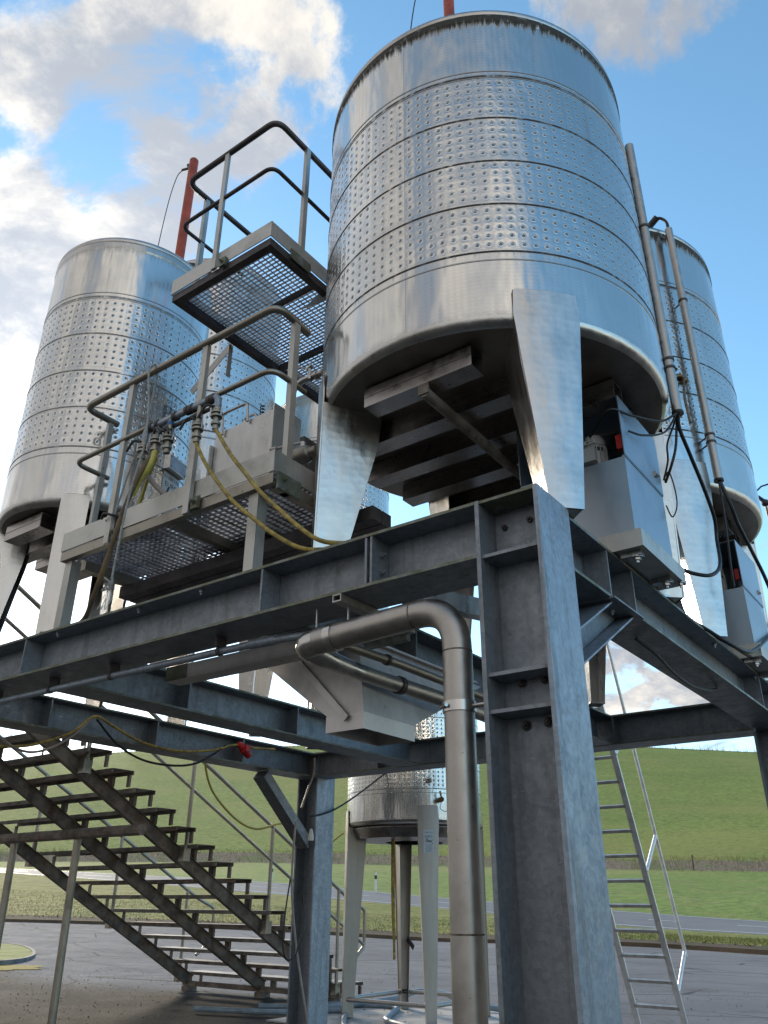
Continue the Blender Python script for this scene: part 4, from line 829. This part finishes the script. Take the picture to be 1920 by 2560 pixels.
cable([(.1, 2.40, 1.48), (.09, 2.42, 1.70), (.08, 2.52, 1.88), (.07, 2.58, 1.97)], .010, 'stiff riser cable climbing to the valve on the wide rear tank', 'brass')
g = thing('drain_valve', (.05, 2.6, 2.0), 'small brass valve with a lever on the wide rear tank', 'valve')
mb = MB(); mb.tube([(.0, 2.50, 1.96), (.05, 2.56, 1.99), (.07, 2.60, 1.98)], .018, 10); mb.sphere((.07, 2.60, 1.96), .03, 8); part('body', mb, 'brass', g)
mb = MB(); mb.tube([(.05, 2.52, 2.03), (.03, 2.60, 2.07), (.03, 2.80, 2.10)], .007, 8); part('lever', mb, 'dark', g)
g = thing('drain_valve', (.10, 4.62, 1.8), 'tiny dark valve and riser seen past the wide rear tank at the right edge', 'valve')
mb = MB(); mb.tube([(-.02, 4.6, 1.83), (.08, 4.62, 1.83), (.12, 4.64, 1.78)], .02, 8); mb.sphere((.12, 4.64, 1.77), .035, 8); part('body', mb, 'dark', g)
mb = MB(); mb.tube([(.04, 4.6, 1.86), (.12, 4.62, 1.93), (.25, 4.62, 1.94)], .008, 8); part('lever', mb, 'dark', g)
mb = MB(); mb.tube(smoothpts([(.12, 4.64, 1.75), (.12, 4.64, 1.5), (.08, 4.62, 1.1), (.06, 4.6, .7)]), .011, 8); part('riser', mb, 'brass', g)
# ------------------------------------------------------------------ BIG DRAIN PIPE, THIN PIPES, HOPPER
g = thing('drain_pipe', (-.44, .08, -.40), 'fat dull steel drain pipe bending down beside the nearest column', 'pipe')
mb = MB(); mb.tube(bend([(-1.20, .08, -.43), (-.445, .08, -.400), (-.445, .08, GZ + .05)], .20, 10), .0605, 28); part('pipe', mb, 'pipe', g)
for q, ax in (((-.445, .08, -.83), (0, 0, 1)), ((-1.10, .08, -.427), (1, 0, .04))):
    mb = MB(); mb.lathe([(.061, -.02), (.067, -.02), (.067, .02), (.061, .02)], q, 28, axis=ax); part('clamp', mb, 'plate', g)
mb = MB(); mb.cyl((-.38, .08, -.83), (-.292, .08, -.83), .010, 10); mb.cyl((-.50, .03, -.83), (-.455, .0, -.83), .008, 8); part('clamp_bolt', mb, 'steel', g)
mb = MB(); _e = bend([(-1.19, .08, -.43), (-1.285, .085, -.437), (-1.262, .24, -.468), (-1.235, .45, -.490)], .06, 6); mb.tube(_e, [.0615 - .020 * (i_ / (len(_e) - 1)) ** 1.5 for i_ in range(len(_e))], 24); part('elbow', mb, 'plate', g)
mb = MB(); mb.tube([(-1.235, .44, -.489), (-1.16, 1.2, -.510), (-1.145, 1.95, -.535)], .040, 24); part('pipe', mb, 'pipe', g)
mb = MB(); mb.lathe([(.0405, -.015), (.047, -.015), (.047, .015), (.0405, .015)], (-1.205, .75, -.498), 24, axis=(.05, 1, 0)); part('clamp', mb, 'frame', g)
for xx in (-1.02, -1.21):
    mb = MB(); mb.cyl((xx, .08, -.36), (xx, .08, -.27), .005, 8); part('hanger_rod', mb, 'steel', g)
for q, ax in (((-.445, .08, -.605), (0, 0, 1)), ((-.650, .08, -.4085), (1, 0, .04)), ((-.445, .08, -1.62), (0, 0, 1))):
    mb = MB(); mb.lathe([(.0585, -.004), (.0612, -.003), (.0619, 0), (.0612, .003), (.0585, .004)], q, 28, axis=ax); part('weld', mb, 'weld', g)
g = thing('hanger_tube', (-1.03, .3, -.28), 'short square tube hanging under the front beam with a rod to the drain pipe', 'bracket')
mb = MB(); mb.box((-1.05, .0, -.292), (-1.00, .6, -.286)); mb.box((-1.05, .0, -.262), (-1.00, .6, -.2565)); mb.box((-1.05, .0, -.286), (-1.045, .6, -.262)); mb.box((-1.005, .0, -.286), (-1.00, .6, -.262)); part('tube', mb, 'post', g, smooth=False)
g = thing('thin_pipe', (-1.1, .5, -.43), 'thin dull pipe running back above the lower drain pipe', 'pipe')
mb = MB(); mb.tube([(-1.16, .12, -.42), (-1.10, .6, -.435), (-1.065, 1.9, -.46)], .022, 14); part('pipe', mb, 'dullpipe', g)
mb = MB(); mb.lathe([(.0225, 0), (.028, 0), (.028, .02), (.0225, .02)], (-1.112, .50, -.432), 14, axis=(.05, 1, 0)); part('clamp', mb, 'frame', g)
g = thing('square_tube', (-1.3, .62, -.30), 'mossy square tube crossing above the hopper', 'bracket')
mb = MB(); mb.box((-1.52, .60, -.315), (-1.06, .64, -.275)); part('tube', mb, 'moss', g, smooth=False)
g = thing('conduit_pipe', (-3.4, .16, -.33), 'thin grey pipe clipped along the underside of the front beam', 'pipe')
mb = MB(); mb.tube([(-5.6, .12, -.335), (-1.68, .16, -.335)], .020, 14); part('pipe', mb, 'galv_light', g)
mb = MB(); mb.tube([(-1.72, .155, -.335), (-1.55, .17, -.335)], .026, 14); part('socket', mb, 'galv_light', g)
mb = MB(); mb.tube([(-1.60, .165, -.335), (-1.27, .15, -.36)], .019, 14); part('pipe', mb, 'galv_light', g)
for xx in (-1.95, -2.85, -3.45, -4.1):
    mb = MB(); mb.lathe([(.0205, 0), (.025, 0), (.025, .02), (.0205, .02)], (xx, .155 + (xx + 1.68) * .0102, -.335), 14, axis=(1, 0, 0)); mb.box((xx + .002, .12, -.312), (xx + .018, .19, -.256)); part('clip', mb, 'frame', g)
g = thing('trough_channel', (-2.0, .45, -.33), 'long stainless channel with a green stain behind the thin grey pipe', 'channel')
mb = MB(); mb.bar((-2.62, .42, -.315), (-1.40, .42, -.315), .11, .085); part('channel', mb, 'hopper', g, smooth=False)
mb = MB(); mb.box((-2.62, .3615, -.357), (-2.44, .3645, -.273)); part('stain_panel', mb, 'moss', g, smooth=False)
g = thing('hopper', (-1.4, .8, -.72), 'grey pyramid hopper hanging under the platform with a square outlet', 'hopper')
top = [(-2.06, .56), (-1.335, .56), (-1.335, 1.72), (-2.06, 1.72)]; bot = [(-1.475, .50), (-1.245, .50), (-1.245, .93), (-1.475, .93)]; top[2] = (-1.335, 1.84); top[3] = (-2.06, 1.84)
mb = MB(); zt_, zb_ = -.27, -.675
for th in (0, .006):
    mb.add([(x_ , y_ , zt_) for x_, y_ in top] + [(x_ + (.006 if th and i in (0, 3) else -.006 if th else 0), y_ + (.006 if th and i in (0, 1) else -.006 if th else 0), zb_) for i, (x_, y_) in enumerate(bot)], [(i, (i + 1) % 4, 4 + (i + 1) % 4, 4 + i) for i in range(4)])
part('cone', mb, 'hopper', g, smooth=False)
mb = MB(); mb.add([(x_, y_, z_) for z_ in (-.674, -.755) for x_, y_ in [(a + (-.006 if i in (0, 3) else .006), b_ + (-.006 if i in (0, 1) else .006)) for i, (a, b_) in enumerate(bot)]], [(i, (i + 1) % 4, 4 + (i + 1) % 4, 4 + i) for i in range(4)])
part('outlet', mb, 'hopper', g, smooth=False)
mb = MB(); mb.bar((-1.80, .545, -.275), (-1.335, .478, -.70), .035, .012, (0, -1, 0)); part('stiffener', mb, 'hopper', g, smooth=False)
mb = MB(); mb.box((-2.09, .53, -.268), (-1.31, 1.75, -.2575)); part('rim', mb, 'hopper', g, smooth=False)
# ------------------------------------------------------------------ GROUND TANK
E_C, E_R = (-5.02, 6.485), .865
tE = tank(E_C, E_R, -.66, 1.40, 'smaller stainless tank on four tall legs standing on the ground behind the platform', .2, wt=.27, wb=.115, dt_=.24, db=.11, joists=False, lip=None, name='ground_tank', dull=.05, legmat='eleg', zf=GZ + .03, skin='skinE' if 'skinE' in M else 'skin')
mb = MB(); mb.lathe([(E_R - .06, 0), (E_R - .05, -.02), (E_R - .10, -.13), (E_R - .5, -.15)], (E_C[0], E_C[1], -.67), 64); part('base_ring', mb, 'joist', tE)
mb = MB(); mb.box((-5.35, 5.78, -.79), (-4.75, 5.83, -.71)); part('joist', mb, 'plate', tE, smooth=False)
ft = [(-5.63, 5.875), (-4.41, 5.875), (-4.41, 7.095), (-5.63, 7.095)]
for i in range(4):
    a, b_ = ft[i], ft[(i + 1) % 4]; mb = MB(); mb.cyl((a[0], a[1], -2.52), (b_[0], b_[1], -2.52), .024, 12); part('foot_rail', mb, 'pipe', tE)
for a in ft:
    mb = MB(); mb.cyl((a[0], a[1], GZ + .02), (a[0], a[1], GZ + .09), .012, 10); mb.cyl((a[0], a[1], GZ + .02), (a[0], a[1], GZ + .03), .035, 14); part('foot', mb, 'dark', tE)
mb = MB(); mb.tube([(-4.39, 5.905, -.17), (-4.37, 5.85, -.17)], .03, 12); mb.tube([(-4.37, 5.85, -.17), (-4.36, 5.82, -.15)], .018, 10); part('tap', mb, 'steel', tE)
mb = MB(); mb.tube([(-4.30, 6.02, -.38), (-4.23, 5.90, -.40)], .030, 12); mb.tube([(-4.24, 5.92, -.38), (-4.26, 5.92, -.30)], .012, 10); mb.tube(smoothpts([(-4.23, 5.90, -.42), (-4.24, 5.89, -.50), (-4.18, 5.93, -.53), (-4.17, 5.93, -.42)]), .004, 6); part('tap', mb, 'brass', tE)
aL = R(-45); foil(cylmap(E_C, E_R + .015, aL, -.86), .12, .26, tE, '5.000 LTR')
mb = MB(); mb.box((-6.2, 5.2, GZ + .004), (-3.6, 7.7, GZ + .02)); tag(mb.build('concrete_pad', 'conc', smooth=False), 'pale slab under the feet of the ground tank', 'slab')
rr = [(-6.9, 6.9), (-6.5, 6.62), (-6.0, 6.9), (-5.6, 6.9), (-5.2, 6.2), (-4.9, 5.75), (-4.3, 5.5), (-3.8, 5.9)]
hose('water_hose', [(x_, y_, GZ + .05) for x_, y_ in rr], .032, 'bluehose', 'blue grey hose winding across the slab between the tank feet')
hose('water_hose', [(x_, y_, GZ + .05 + h_) for x_, y_, h_ in [(-7.0, 5.9, 0), (-6.3, 6.4, .0), (-5.9, 7.3, .05), (-5.75, 7.6, .12), (-5.3, 7.55, .12), (-4.9, 7.4, .05), (-4.4, 7.5, 0)]], .032, 'bluehose', 'blue grey hose arching past the rear foot of the ground tank')
hose('water_hose', [(x_, y_, GZ + .05) for x_, y_ in [(-7.4, 5.2), (-6.4, 5.6), (-5.9, 6.2), (-5.4, 5.6), (-4.9, 5.0), (-4.4, 4.6)]], .030, 'bluehose', 'blue grey hose crossing in front of the ground tank')
hose('hanging_hose', [(-5.0, 6.0, -.78), (-5.0, 6.0, -1.4), (-4.99, 6.0, -2.10)], .016, 'yellow', 'straight dirty yellow hose hanging below the ground tank', 'hose')
hose('hanging_hose', [(-5.04, 6.02, -.78), (-5.04, 6.02, -1.4), (-5.02, 6.02, -1.85)], .010, 'yellow', 'thinner hose hanging just left of the dirty yellow one under the ground tank', 'hose')
mb = MB(); mb.bar((-5.50, 7.0, -1.92), (-5.36, 6.94, -2.02), .01, .06); tag(mb.build('black_tape', 'black', smooth=False), 'scrap of black tape on the rear leg of the ground tank', 'tape')
# ------------------------------------------------------------------ STAIRCASE
S0 = thing('staircase', (-8.1, 5.0, GZ), 'wide rusty steel staircase with open treads climbing behind the platform', 'staircase')
SL = (1.88) / 3.51
def sz(y): return -.12 - SL * (y - 2.31)           # lower edge of the stringers
YT, YB = -.1, 7.12
for xx, nm in ((-9.62, 0), (-8.08, 1), (-6.78, 2)):
    mb = MB(); h_ = .17
    for (xa, xb, za, zb2) in ((xx - .035, xx + .035, 0, .008), (xx - .035, xx + .035, h_ - .008, h_), (xx - .004, xx + .004, .008, h_ - .008)):
        mb.add([(x_, y_, sz(y_) + z_) for y_ in (YT, YB) for x_, z_ in ((xa, za), (xb, za), (xb, zb2), (xa, zb2))], [(0, 1, 2, 3), (4, 7, 6, 5), (0, 4, 5, 1), (1, 5, 6, 2), (2, 6, 7, 3), (3, 7, 4, 0)])
    part('stringer', mb, 'rust', S0, smooth=False)
    mb = MB(); mb.box((xx - .06, YB - .14, GZ + .0), (xx + .06, YB + .06, GZ + .07)); part('foot', mb, 'rust', S0, smooth=False)
mb = MB(); mb.box((-9.7, YB - .12, GZ + .075), (-6.6, YB - .06, GZ + .14)); part('base_bar', mb, 'rust', S0, smooth=False)
for k in range(-9, 14):
    y_ = 3.04 + .324 * k; z_ = -.215 - .1735 * k
    mb = MB()
    mb.box((-9.72, y_ - .15, z_ - .006), (-6.5, y_ + .13, z_)); mb.box((-9.72, y_ - .15, z_ - .045), (-6.5, y_ - .144, z_ - .006)); mb.box((-9.72, y_ + .124, z_ - .045), (-6.5, y_ + .13, z_ - .006))
    tr = part('tread', mb, 'stair' if k % 3 else 'rust', S0, smooth=False)
    for xx in (-9.67, -8.08, -6.78, -6.53):
        mb = MB()
        if xx == -6.53 or xx == -9.67: mb.box((xx - .022, y_ + .085, z_ - .171), (xx + .022, y_ + .11, z_ - .046))
        else: mb.box((xx - .045, y_ + .03, sz(y_ + .05) + .165), (xx + .045, y_ + .07, z_ - .046))
        mb.build('bracket', 'rust', tr, smooth=False)
mb = MB(); mb.tube([(-9.75, 3.42, -.80), (-6.55, 3.42, -.80)], .06, 10); part('cross_beam', mb, 'rust', S0)
for xx in (-7.77, -9.1):
    mb = MB(); mb.tube([(xx, 3.5, GZ), (xx, 3.46, -.85)], .045, 14); part('support_post', mb, 'dullpipe', S0)
def handrail(xx, ys, ytop, yend, label=None):
    f1 = lambda y: .05 - .51 * (y - 4.28)
    mb = MB(); mb.tube(bend([(xx, ytop, f1(ytop)), (xx, yend - .35, f1(yend - .35)), (xx, yend, f1(yend) + .05), (xx, yend, f1(yend) - .42), (xx, yend - .3, f1(yend) - .62)], .06), .024, 12); part('handrail', mb, 'dullpipe', S0)
    mb = MB(); mb.tube([(xx, ytop, f1(ytop) - .40), (xx, yend - .0, f1(yend) - .40)], .020, 10); part('mid_rail', mb, 'dullpipe', S0)
    for y_ in ys:
        mb = MB(); mb.tube([(xx, y_, sz(y_) + .02), (xx, y_, f1(y_))], .024, 10); mb.box((xx - .06, y_ - .05, sz(y_) + .02), (xx + .03, y_ + .05, sz(y_) + .16)); part('railing_post', mb, 'dullpipe', S0)
handrail(-6.66, (1.2, 2.66, 4.16, 5.6, 7.0), .5, 7.6)
handrail(-9.78, (1.2, 2.66, 4.16, 5.6, 7.0), .5, 7.6)
for xx, yy in ((-6.9, .2), (-9.6, .2)):
    mb = MB(); mb.tube([(xx, yy, GZ), (xx, yy, .9)], .05, 12); part('support_post', mb, 'rust', S0)
mb = MB(); mb.box((-9.75, -1.8, .95), (-5.4, -.05, 1.0)); part('landing', mb, 'stair', S0, smooth=False)
# ------------------------------------------------------------------ LADDER
g = thing('ladder', (-2.5, 7.5, GZ), 'aluminium ladder with a hooked handrail leaning at the back of the platform', 'ladder')
LA, LB = V(0, 7.52, GZ + .01), V(0, 5.85, 1.05); ld = (LB - LA).normalized(); ln = V(0, -ld.z, ld.y) * -1
for xx in (-2.74, -2.21):
    mb = MB(); mb.bar(LA + V(xx, 0, 0), LB + V(xx, 0, 0), .025, .065, (1, 0, 0)); 
    mb.v = [v for v in mb.v]; part('rail', mb, 'alu', g, smooth=False)
k = .22
while k < 3.9:
    q = LA + ld * k; mb = MB(); mb.bar(q + V(-2.727, 0, 0), q + V(-2.223, 0, 0), .032, .032, tuple(ld)); part('rung', mb, 'rung', g, smooth=False); k += .272
H0, H1 = V(-2.17, 7.72, -2.03), V(-2.17, 6.30, 1.6)
mb = MB(); mb.tube([H0, H1], .020, 12); part('handrail', mb, 'alu', g)
for k in (.05, 1.33, 2.62):
    hq = H0 + (H1 - H0).normalized() * k
    t_ = (hq - LA).dot(ld); rq = LA + ld * (t_ - .20) + V(-2.19, 0, 0)
    mb = MB(); mb.tube([rq, hq], .020, 12); part('standoff', mb, 'alu', g)
# ------------------------------------------------------------------ CABLES UNDER THE PLATFORM
hose('yellow_hose', [(-4.92, .5, -.47), (-4.91, .75, -.45), (-4.91, .98, -.40), (-4.90, 1.27, -.27), (-4.90, 1.47, -.10), (-4.90, 1.65, -.14), (-4.90, 1.99, -.235), (-4.90, 2.40, -.255), (-4.90, 2.83, -.19), (-4.90, 3.12, -.10), (-4.90, 3.4, -.09), (-4.90, 3.7, -.06)], .012, 'yellow', 'yellow hose draped in two sags along the far beam')
hose('pale_hose', [(-4.90, .6, -.36), (-4.90, .85, -.46), (-4.90, 1.05, -.44), (-4.90, 1.28, -.30), (-4.90, 1.46, -.10)], .010, 'greyhose', 'pale hose looping below the yellow one near the stair top')
hose('yellow_hose', [(-5.5, 3.30, -.10), (-5.58, 3.38, -.24), (-5.6, 3.54, -.47), (-5.6, 3.89, -.70), (-5.6, 4.22, -.78), (-5.6, 4.59, -.70), (-5.62, 4.85, -.70), (-5.7, 5.5, -.86), (-5.68, 5.85, -.72)], .012, 'yellow2', 'bright yellow hose sagging across the meadow view to the ground tank')
cable([(-4.90, 1.50, -.12), (-4.90, 1.74, -.29), (-4.90, 2.03, -.385), (-4.90, 2.38, -.39), (-4.90, 2.65, -.335), (-4.90, 2.86, -.22), (-4.90, 3.0, -.12)], .010, 'black cable sagging below the far beam')
cable([(-4.90, 4.32, -.68), (-4.90, 4.65, -.60), (-4.88, 5.05, -.41), (-4.85, 5.71, -.03)], .010, 'black cable strung from the far column up to the right')
cable([(-4.91, 4.36, -.06), (-4.92, 4.37, -.22), (-4.92, 4.28, -.40), (-4.93, 4.20, -.60)], .011, 'pale cable hanging at the top of the far column', 'greyhose')
cable([(-4.91, 4.10, -.75), (-4.90, 4.07, -1.1), (-4.90, 4.08, -1.4), (-4.90, 4.16, -1.8), (-4.90, 4.28, -2.2), (-4.90, 4.45, -2.70)], .012, 'long pinkish brown hose hanging down the far column', 'greyhose', 'hanging_cable')
cable([(-4.90, 4.05, -1.3), (-4.88, 3.98, -1.6), (-4.88, 3.97, -1.9), (-4.88, 4.05, -2.02), (-4.88, 4.18, -1.95), (-4.88, 4.25, -1.7), (-4.88, 4.22, -1.4)], .008, 'black cable hanging in a long loop on the far column')
g = thing('cable_socket', (-4.90, 4.34, -.93), 'white cable socket hanging on the edge of the far column', 'socket')
mb = MB(); mb.lathe([(0, .10), (.012, .10), (.018, .08), (.03, .03), (.034, -.01), (.03, -.02), (0, -.02)], (-4.90, 4.34, -.90), 14); part('body', mb, 'white', g)
mb = MB(); mb.lathe([(.026, 0), (.026, -.05), (0, -.05)], (-4.90, 4.34, -.92), 14); part('plug', mb, 'dark', g)
g = thing('red_plug', (-4.90, 3.26, -.12), 'red industrial plug connector hanging on the far beam', 'plug')
mb = MB(); mb.lathe([(0, 0), (.02, 0), (.035, .03), (.04, .08), (.046, .085), (.046, .10), (.038, .105), (.038, .16), (.03, .19), (0, .19)], (-4.89, 3.17, -.075), 18, axis=(0, .82, -.57)); part('body', mb, 'red', g)
mb = MB(); mb.box((-4.86, 3.22, -.15), (-4.83, 3.28, -.09)); part('cover_flap', mb, 'red', g)
# ------------------------------------------------------------------ FAR THINGS
def reflector(x, y, z, label):
    g = thing('reflector_post', (x, y, z - .1), label, 'reflector post', 'reflector posts along the road')
    mb = MB(); mb.box((x - .06, y - .05, z - .1), (x + .06, y + .05, z + 1.15)); part('post', mb, 'white', g, smooth=False)
    mb = MB(); mb.box((x - .063, y - .053, z + .72), (x + .063, y + .053, z + .95)); part('band', mb, 'dark', g, smooth=False)
reflector(-33.5, 43.8, -.75, 'white roadside reflector post seen between the ground tank legs')
reflector(-43.5, 44.5, -.15, 'white roadside reflector post seen just left of the far column')
for k_, t_, lb_ in ((52, .02, 'leftmost fence post in the dead brush, seen through the stair railings'), (60, .02, 'fence post in the dead brush just left of the far column'), (75, .03, 'fence post in the dead brush right of the ladder handrail'), (84, .03, 'second fence post in the dead brush from the right edge'), (90, .03, 'fence post in the dead brush nearest the right edge')):
    q = hedge[k_] * (1 - t_) + htop[k_] * t_; mb = MB(); mb.tube([q - V(0, 0, .2), q + V(.03, 0, 1.5)], .07, 8)
    o = tag(mb.build('fence_post', 'wood'), lb_, 'fence post', 'fence posts at the foot of the hill')
g = thing('grass_island', (-20, 10, GZ), 'rounded grass island with a kerb and a yellow patch, far left in the yard', 'grass island')
isl = [(-40, 22), (-30, 15.5), (-25.7, 13.3), (-22.2, 12.1), (-18.6, 10.1), (-17.0, 8.6), (-17.2, 7.4), (-19, 6.4), (-24, 5.0), (-40, 4)]
il = smoothpts([(a, b_, 0) for a, b_ in isl], 5)
mb = MB(); cI = V(-28, 10, GZ + .20)
mb.add([cI] + [V(p.x, p.y, GZ + .09) for p in il], [(0, i + 1, i + 2) for i in range(len(il) - 1)]); part('turf', mb, 'grassb', g)
mb = MB(); out = [p + (p - V(-28, 10, 0)).normalized() * .14 for p in il]; nn = len(il)
mb.add([V(p.x, p.y, GZ + .10) for p in il] + [V(p.x, p.y, GZ + .10) for p in out] + [V(p.x, p.y, GZ) for p in out], [(i, i + 1, nn + i + 1, nn + i) for i in range(nn - 1)] + [(nn + i, nn + i + 1, 2 * nn + i + 1, 2 * nn + i) for i in range(nn - 1)]); part('kerb', mb, 'oldkerb', g)
M['ymoss'] = gmat('yellow_moss', [(.30, .24, .03), (.36, .28, .04), (.20, .18, .05), (.15, .12, .05)], (1, 4, 14))
mb = MB(); mb.add([(-16.2 + math.cos(a * .35) * (1.0 + .2 * math.sin(a * 2.1)), 7.9 + math.sin(a * .35) * (.7 + .15 * math.cos(a * 1.7)), GZ + .012) for a in range(18)], [tuple(range(18))]); part('moss_patch', mb, 'ymoss', g, smooth=False)
def tree(x, y, z, h, seed, label):
    rnd = random.Random(seed); g = thing('bare_tree', (x, y, z - .5), label, 'tree', 'bare trees on the left skyline')
    mb = MB(); mb.tube([(x, y, z - .5), (x + .2, y, z + h * .35), (x + rnd.gauss(0, .3), y, z + h * .62)], [.30, .22, .10], 8); part('trunk', mb, 'wood', g)
    mb = MB()
    def br(p, d_, L, r, lv):
        q = p + d_ * L; mb.tube([p, (p + q) / 2 + V(rnd.gauss(0, .04), rnd.gauss(0, .04), rnd.gauss(0, .04)) * L, q], [r, r * .75, r * .5], 4, False)
        if lv == 0: return
        for k in range(4 if lv > 1 else 5):
            nd = (d_ + V(rnd.gauss(0, .55), rnd.gauss(0, .55), rnd.gauss(.1, .4))).normalized(); br(p + (q - p) * (.35 + .65 * rnd.random()), nd, L * (.5 + .25 * rnd.random()), r * .5, lv - 1)
    for k in range(9):
        a = rnd.random() * 6.28; br(V(x, y, z + h * (.25 + .35 * rnd.random())), V(math.cos(a) * .6, math.sin(a) * .6, .7).normalized(), h * .34, .09, 3)
    part('crown', mb, 'wood', g, smooth=False)
for i, (k_, h_, lb) in enumerate(((26, 11, 'tall bare tree at the left end of the skyline, above the stair top'), (30, 9, 'bare tree second from the left on the skyline'), (33, 8, 'lower bare tree in the middle of the skyline row'), (36.5, 10, 'bare tree fourth on the skyline, beside the stringer'), (39.5, 7, 'small bare tree at the right end of the skyline row'))):
    q = crest[int(k_)]; tree(q.x, q.y, q.z, h_, 11 + i, lb)
# ------------------------------------------------------------------ LOOSE GRIT AND LEAVES IN THE YARD (uncountable)
rnd = random.Random(21); mb = MB(); vs = []; fs = []; mi = []
for i in range(2600):
    x_ = rnd.uniform(-16, 2); y_ = rnd.uniform(-1, 13); q = V(x_, y_, GZ + .022 if (-6.2 < x_ < -3.6 and 5.2 < y_ < 7.7) else GZ + .002); a = rnd.random() * 6.28; r_ = rnd.uniform(.004, .016); o = len(vs)
    ax = V(math.cos(a), math.sin(a), 0) * r_; ay = V(-math.sin(a), math.cos(a), rnd.uniform(0, .6)) * r_ * .7
    vs += [q - ax, q + ay + V(0, 0, r_ * .5), q + ax, q - ay + V(0, 0, r_ * .2), q + V(0, 0, r_ * .9)]; fs += [(o, o + 1, o + 4), (o + 1, o + 2, o + 4), (o + 2, o + 3, o + 4), (o + 3, o, o + 4)]; k_ = rnd.choice((0, 0, 1, 2)); mi += [k_] * 4
mb.add(vs, fs, mi); tag(mb.build('yard_grit', ['brush', 'conc', 'verge'], smooth=False), 'small leaves and grit scattered over the asphalt', kind='stuff')
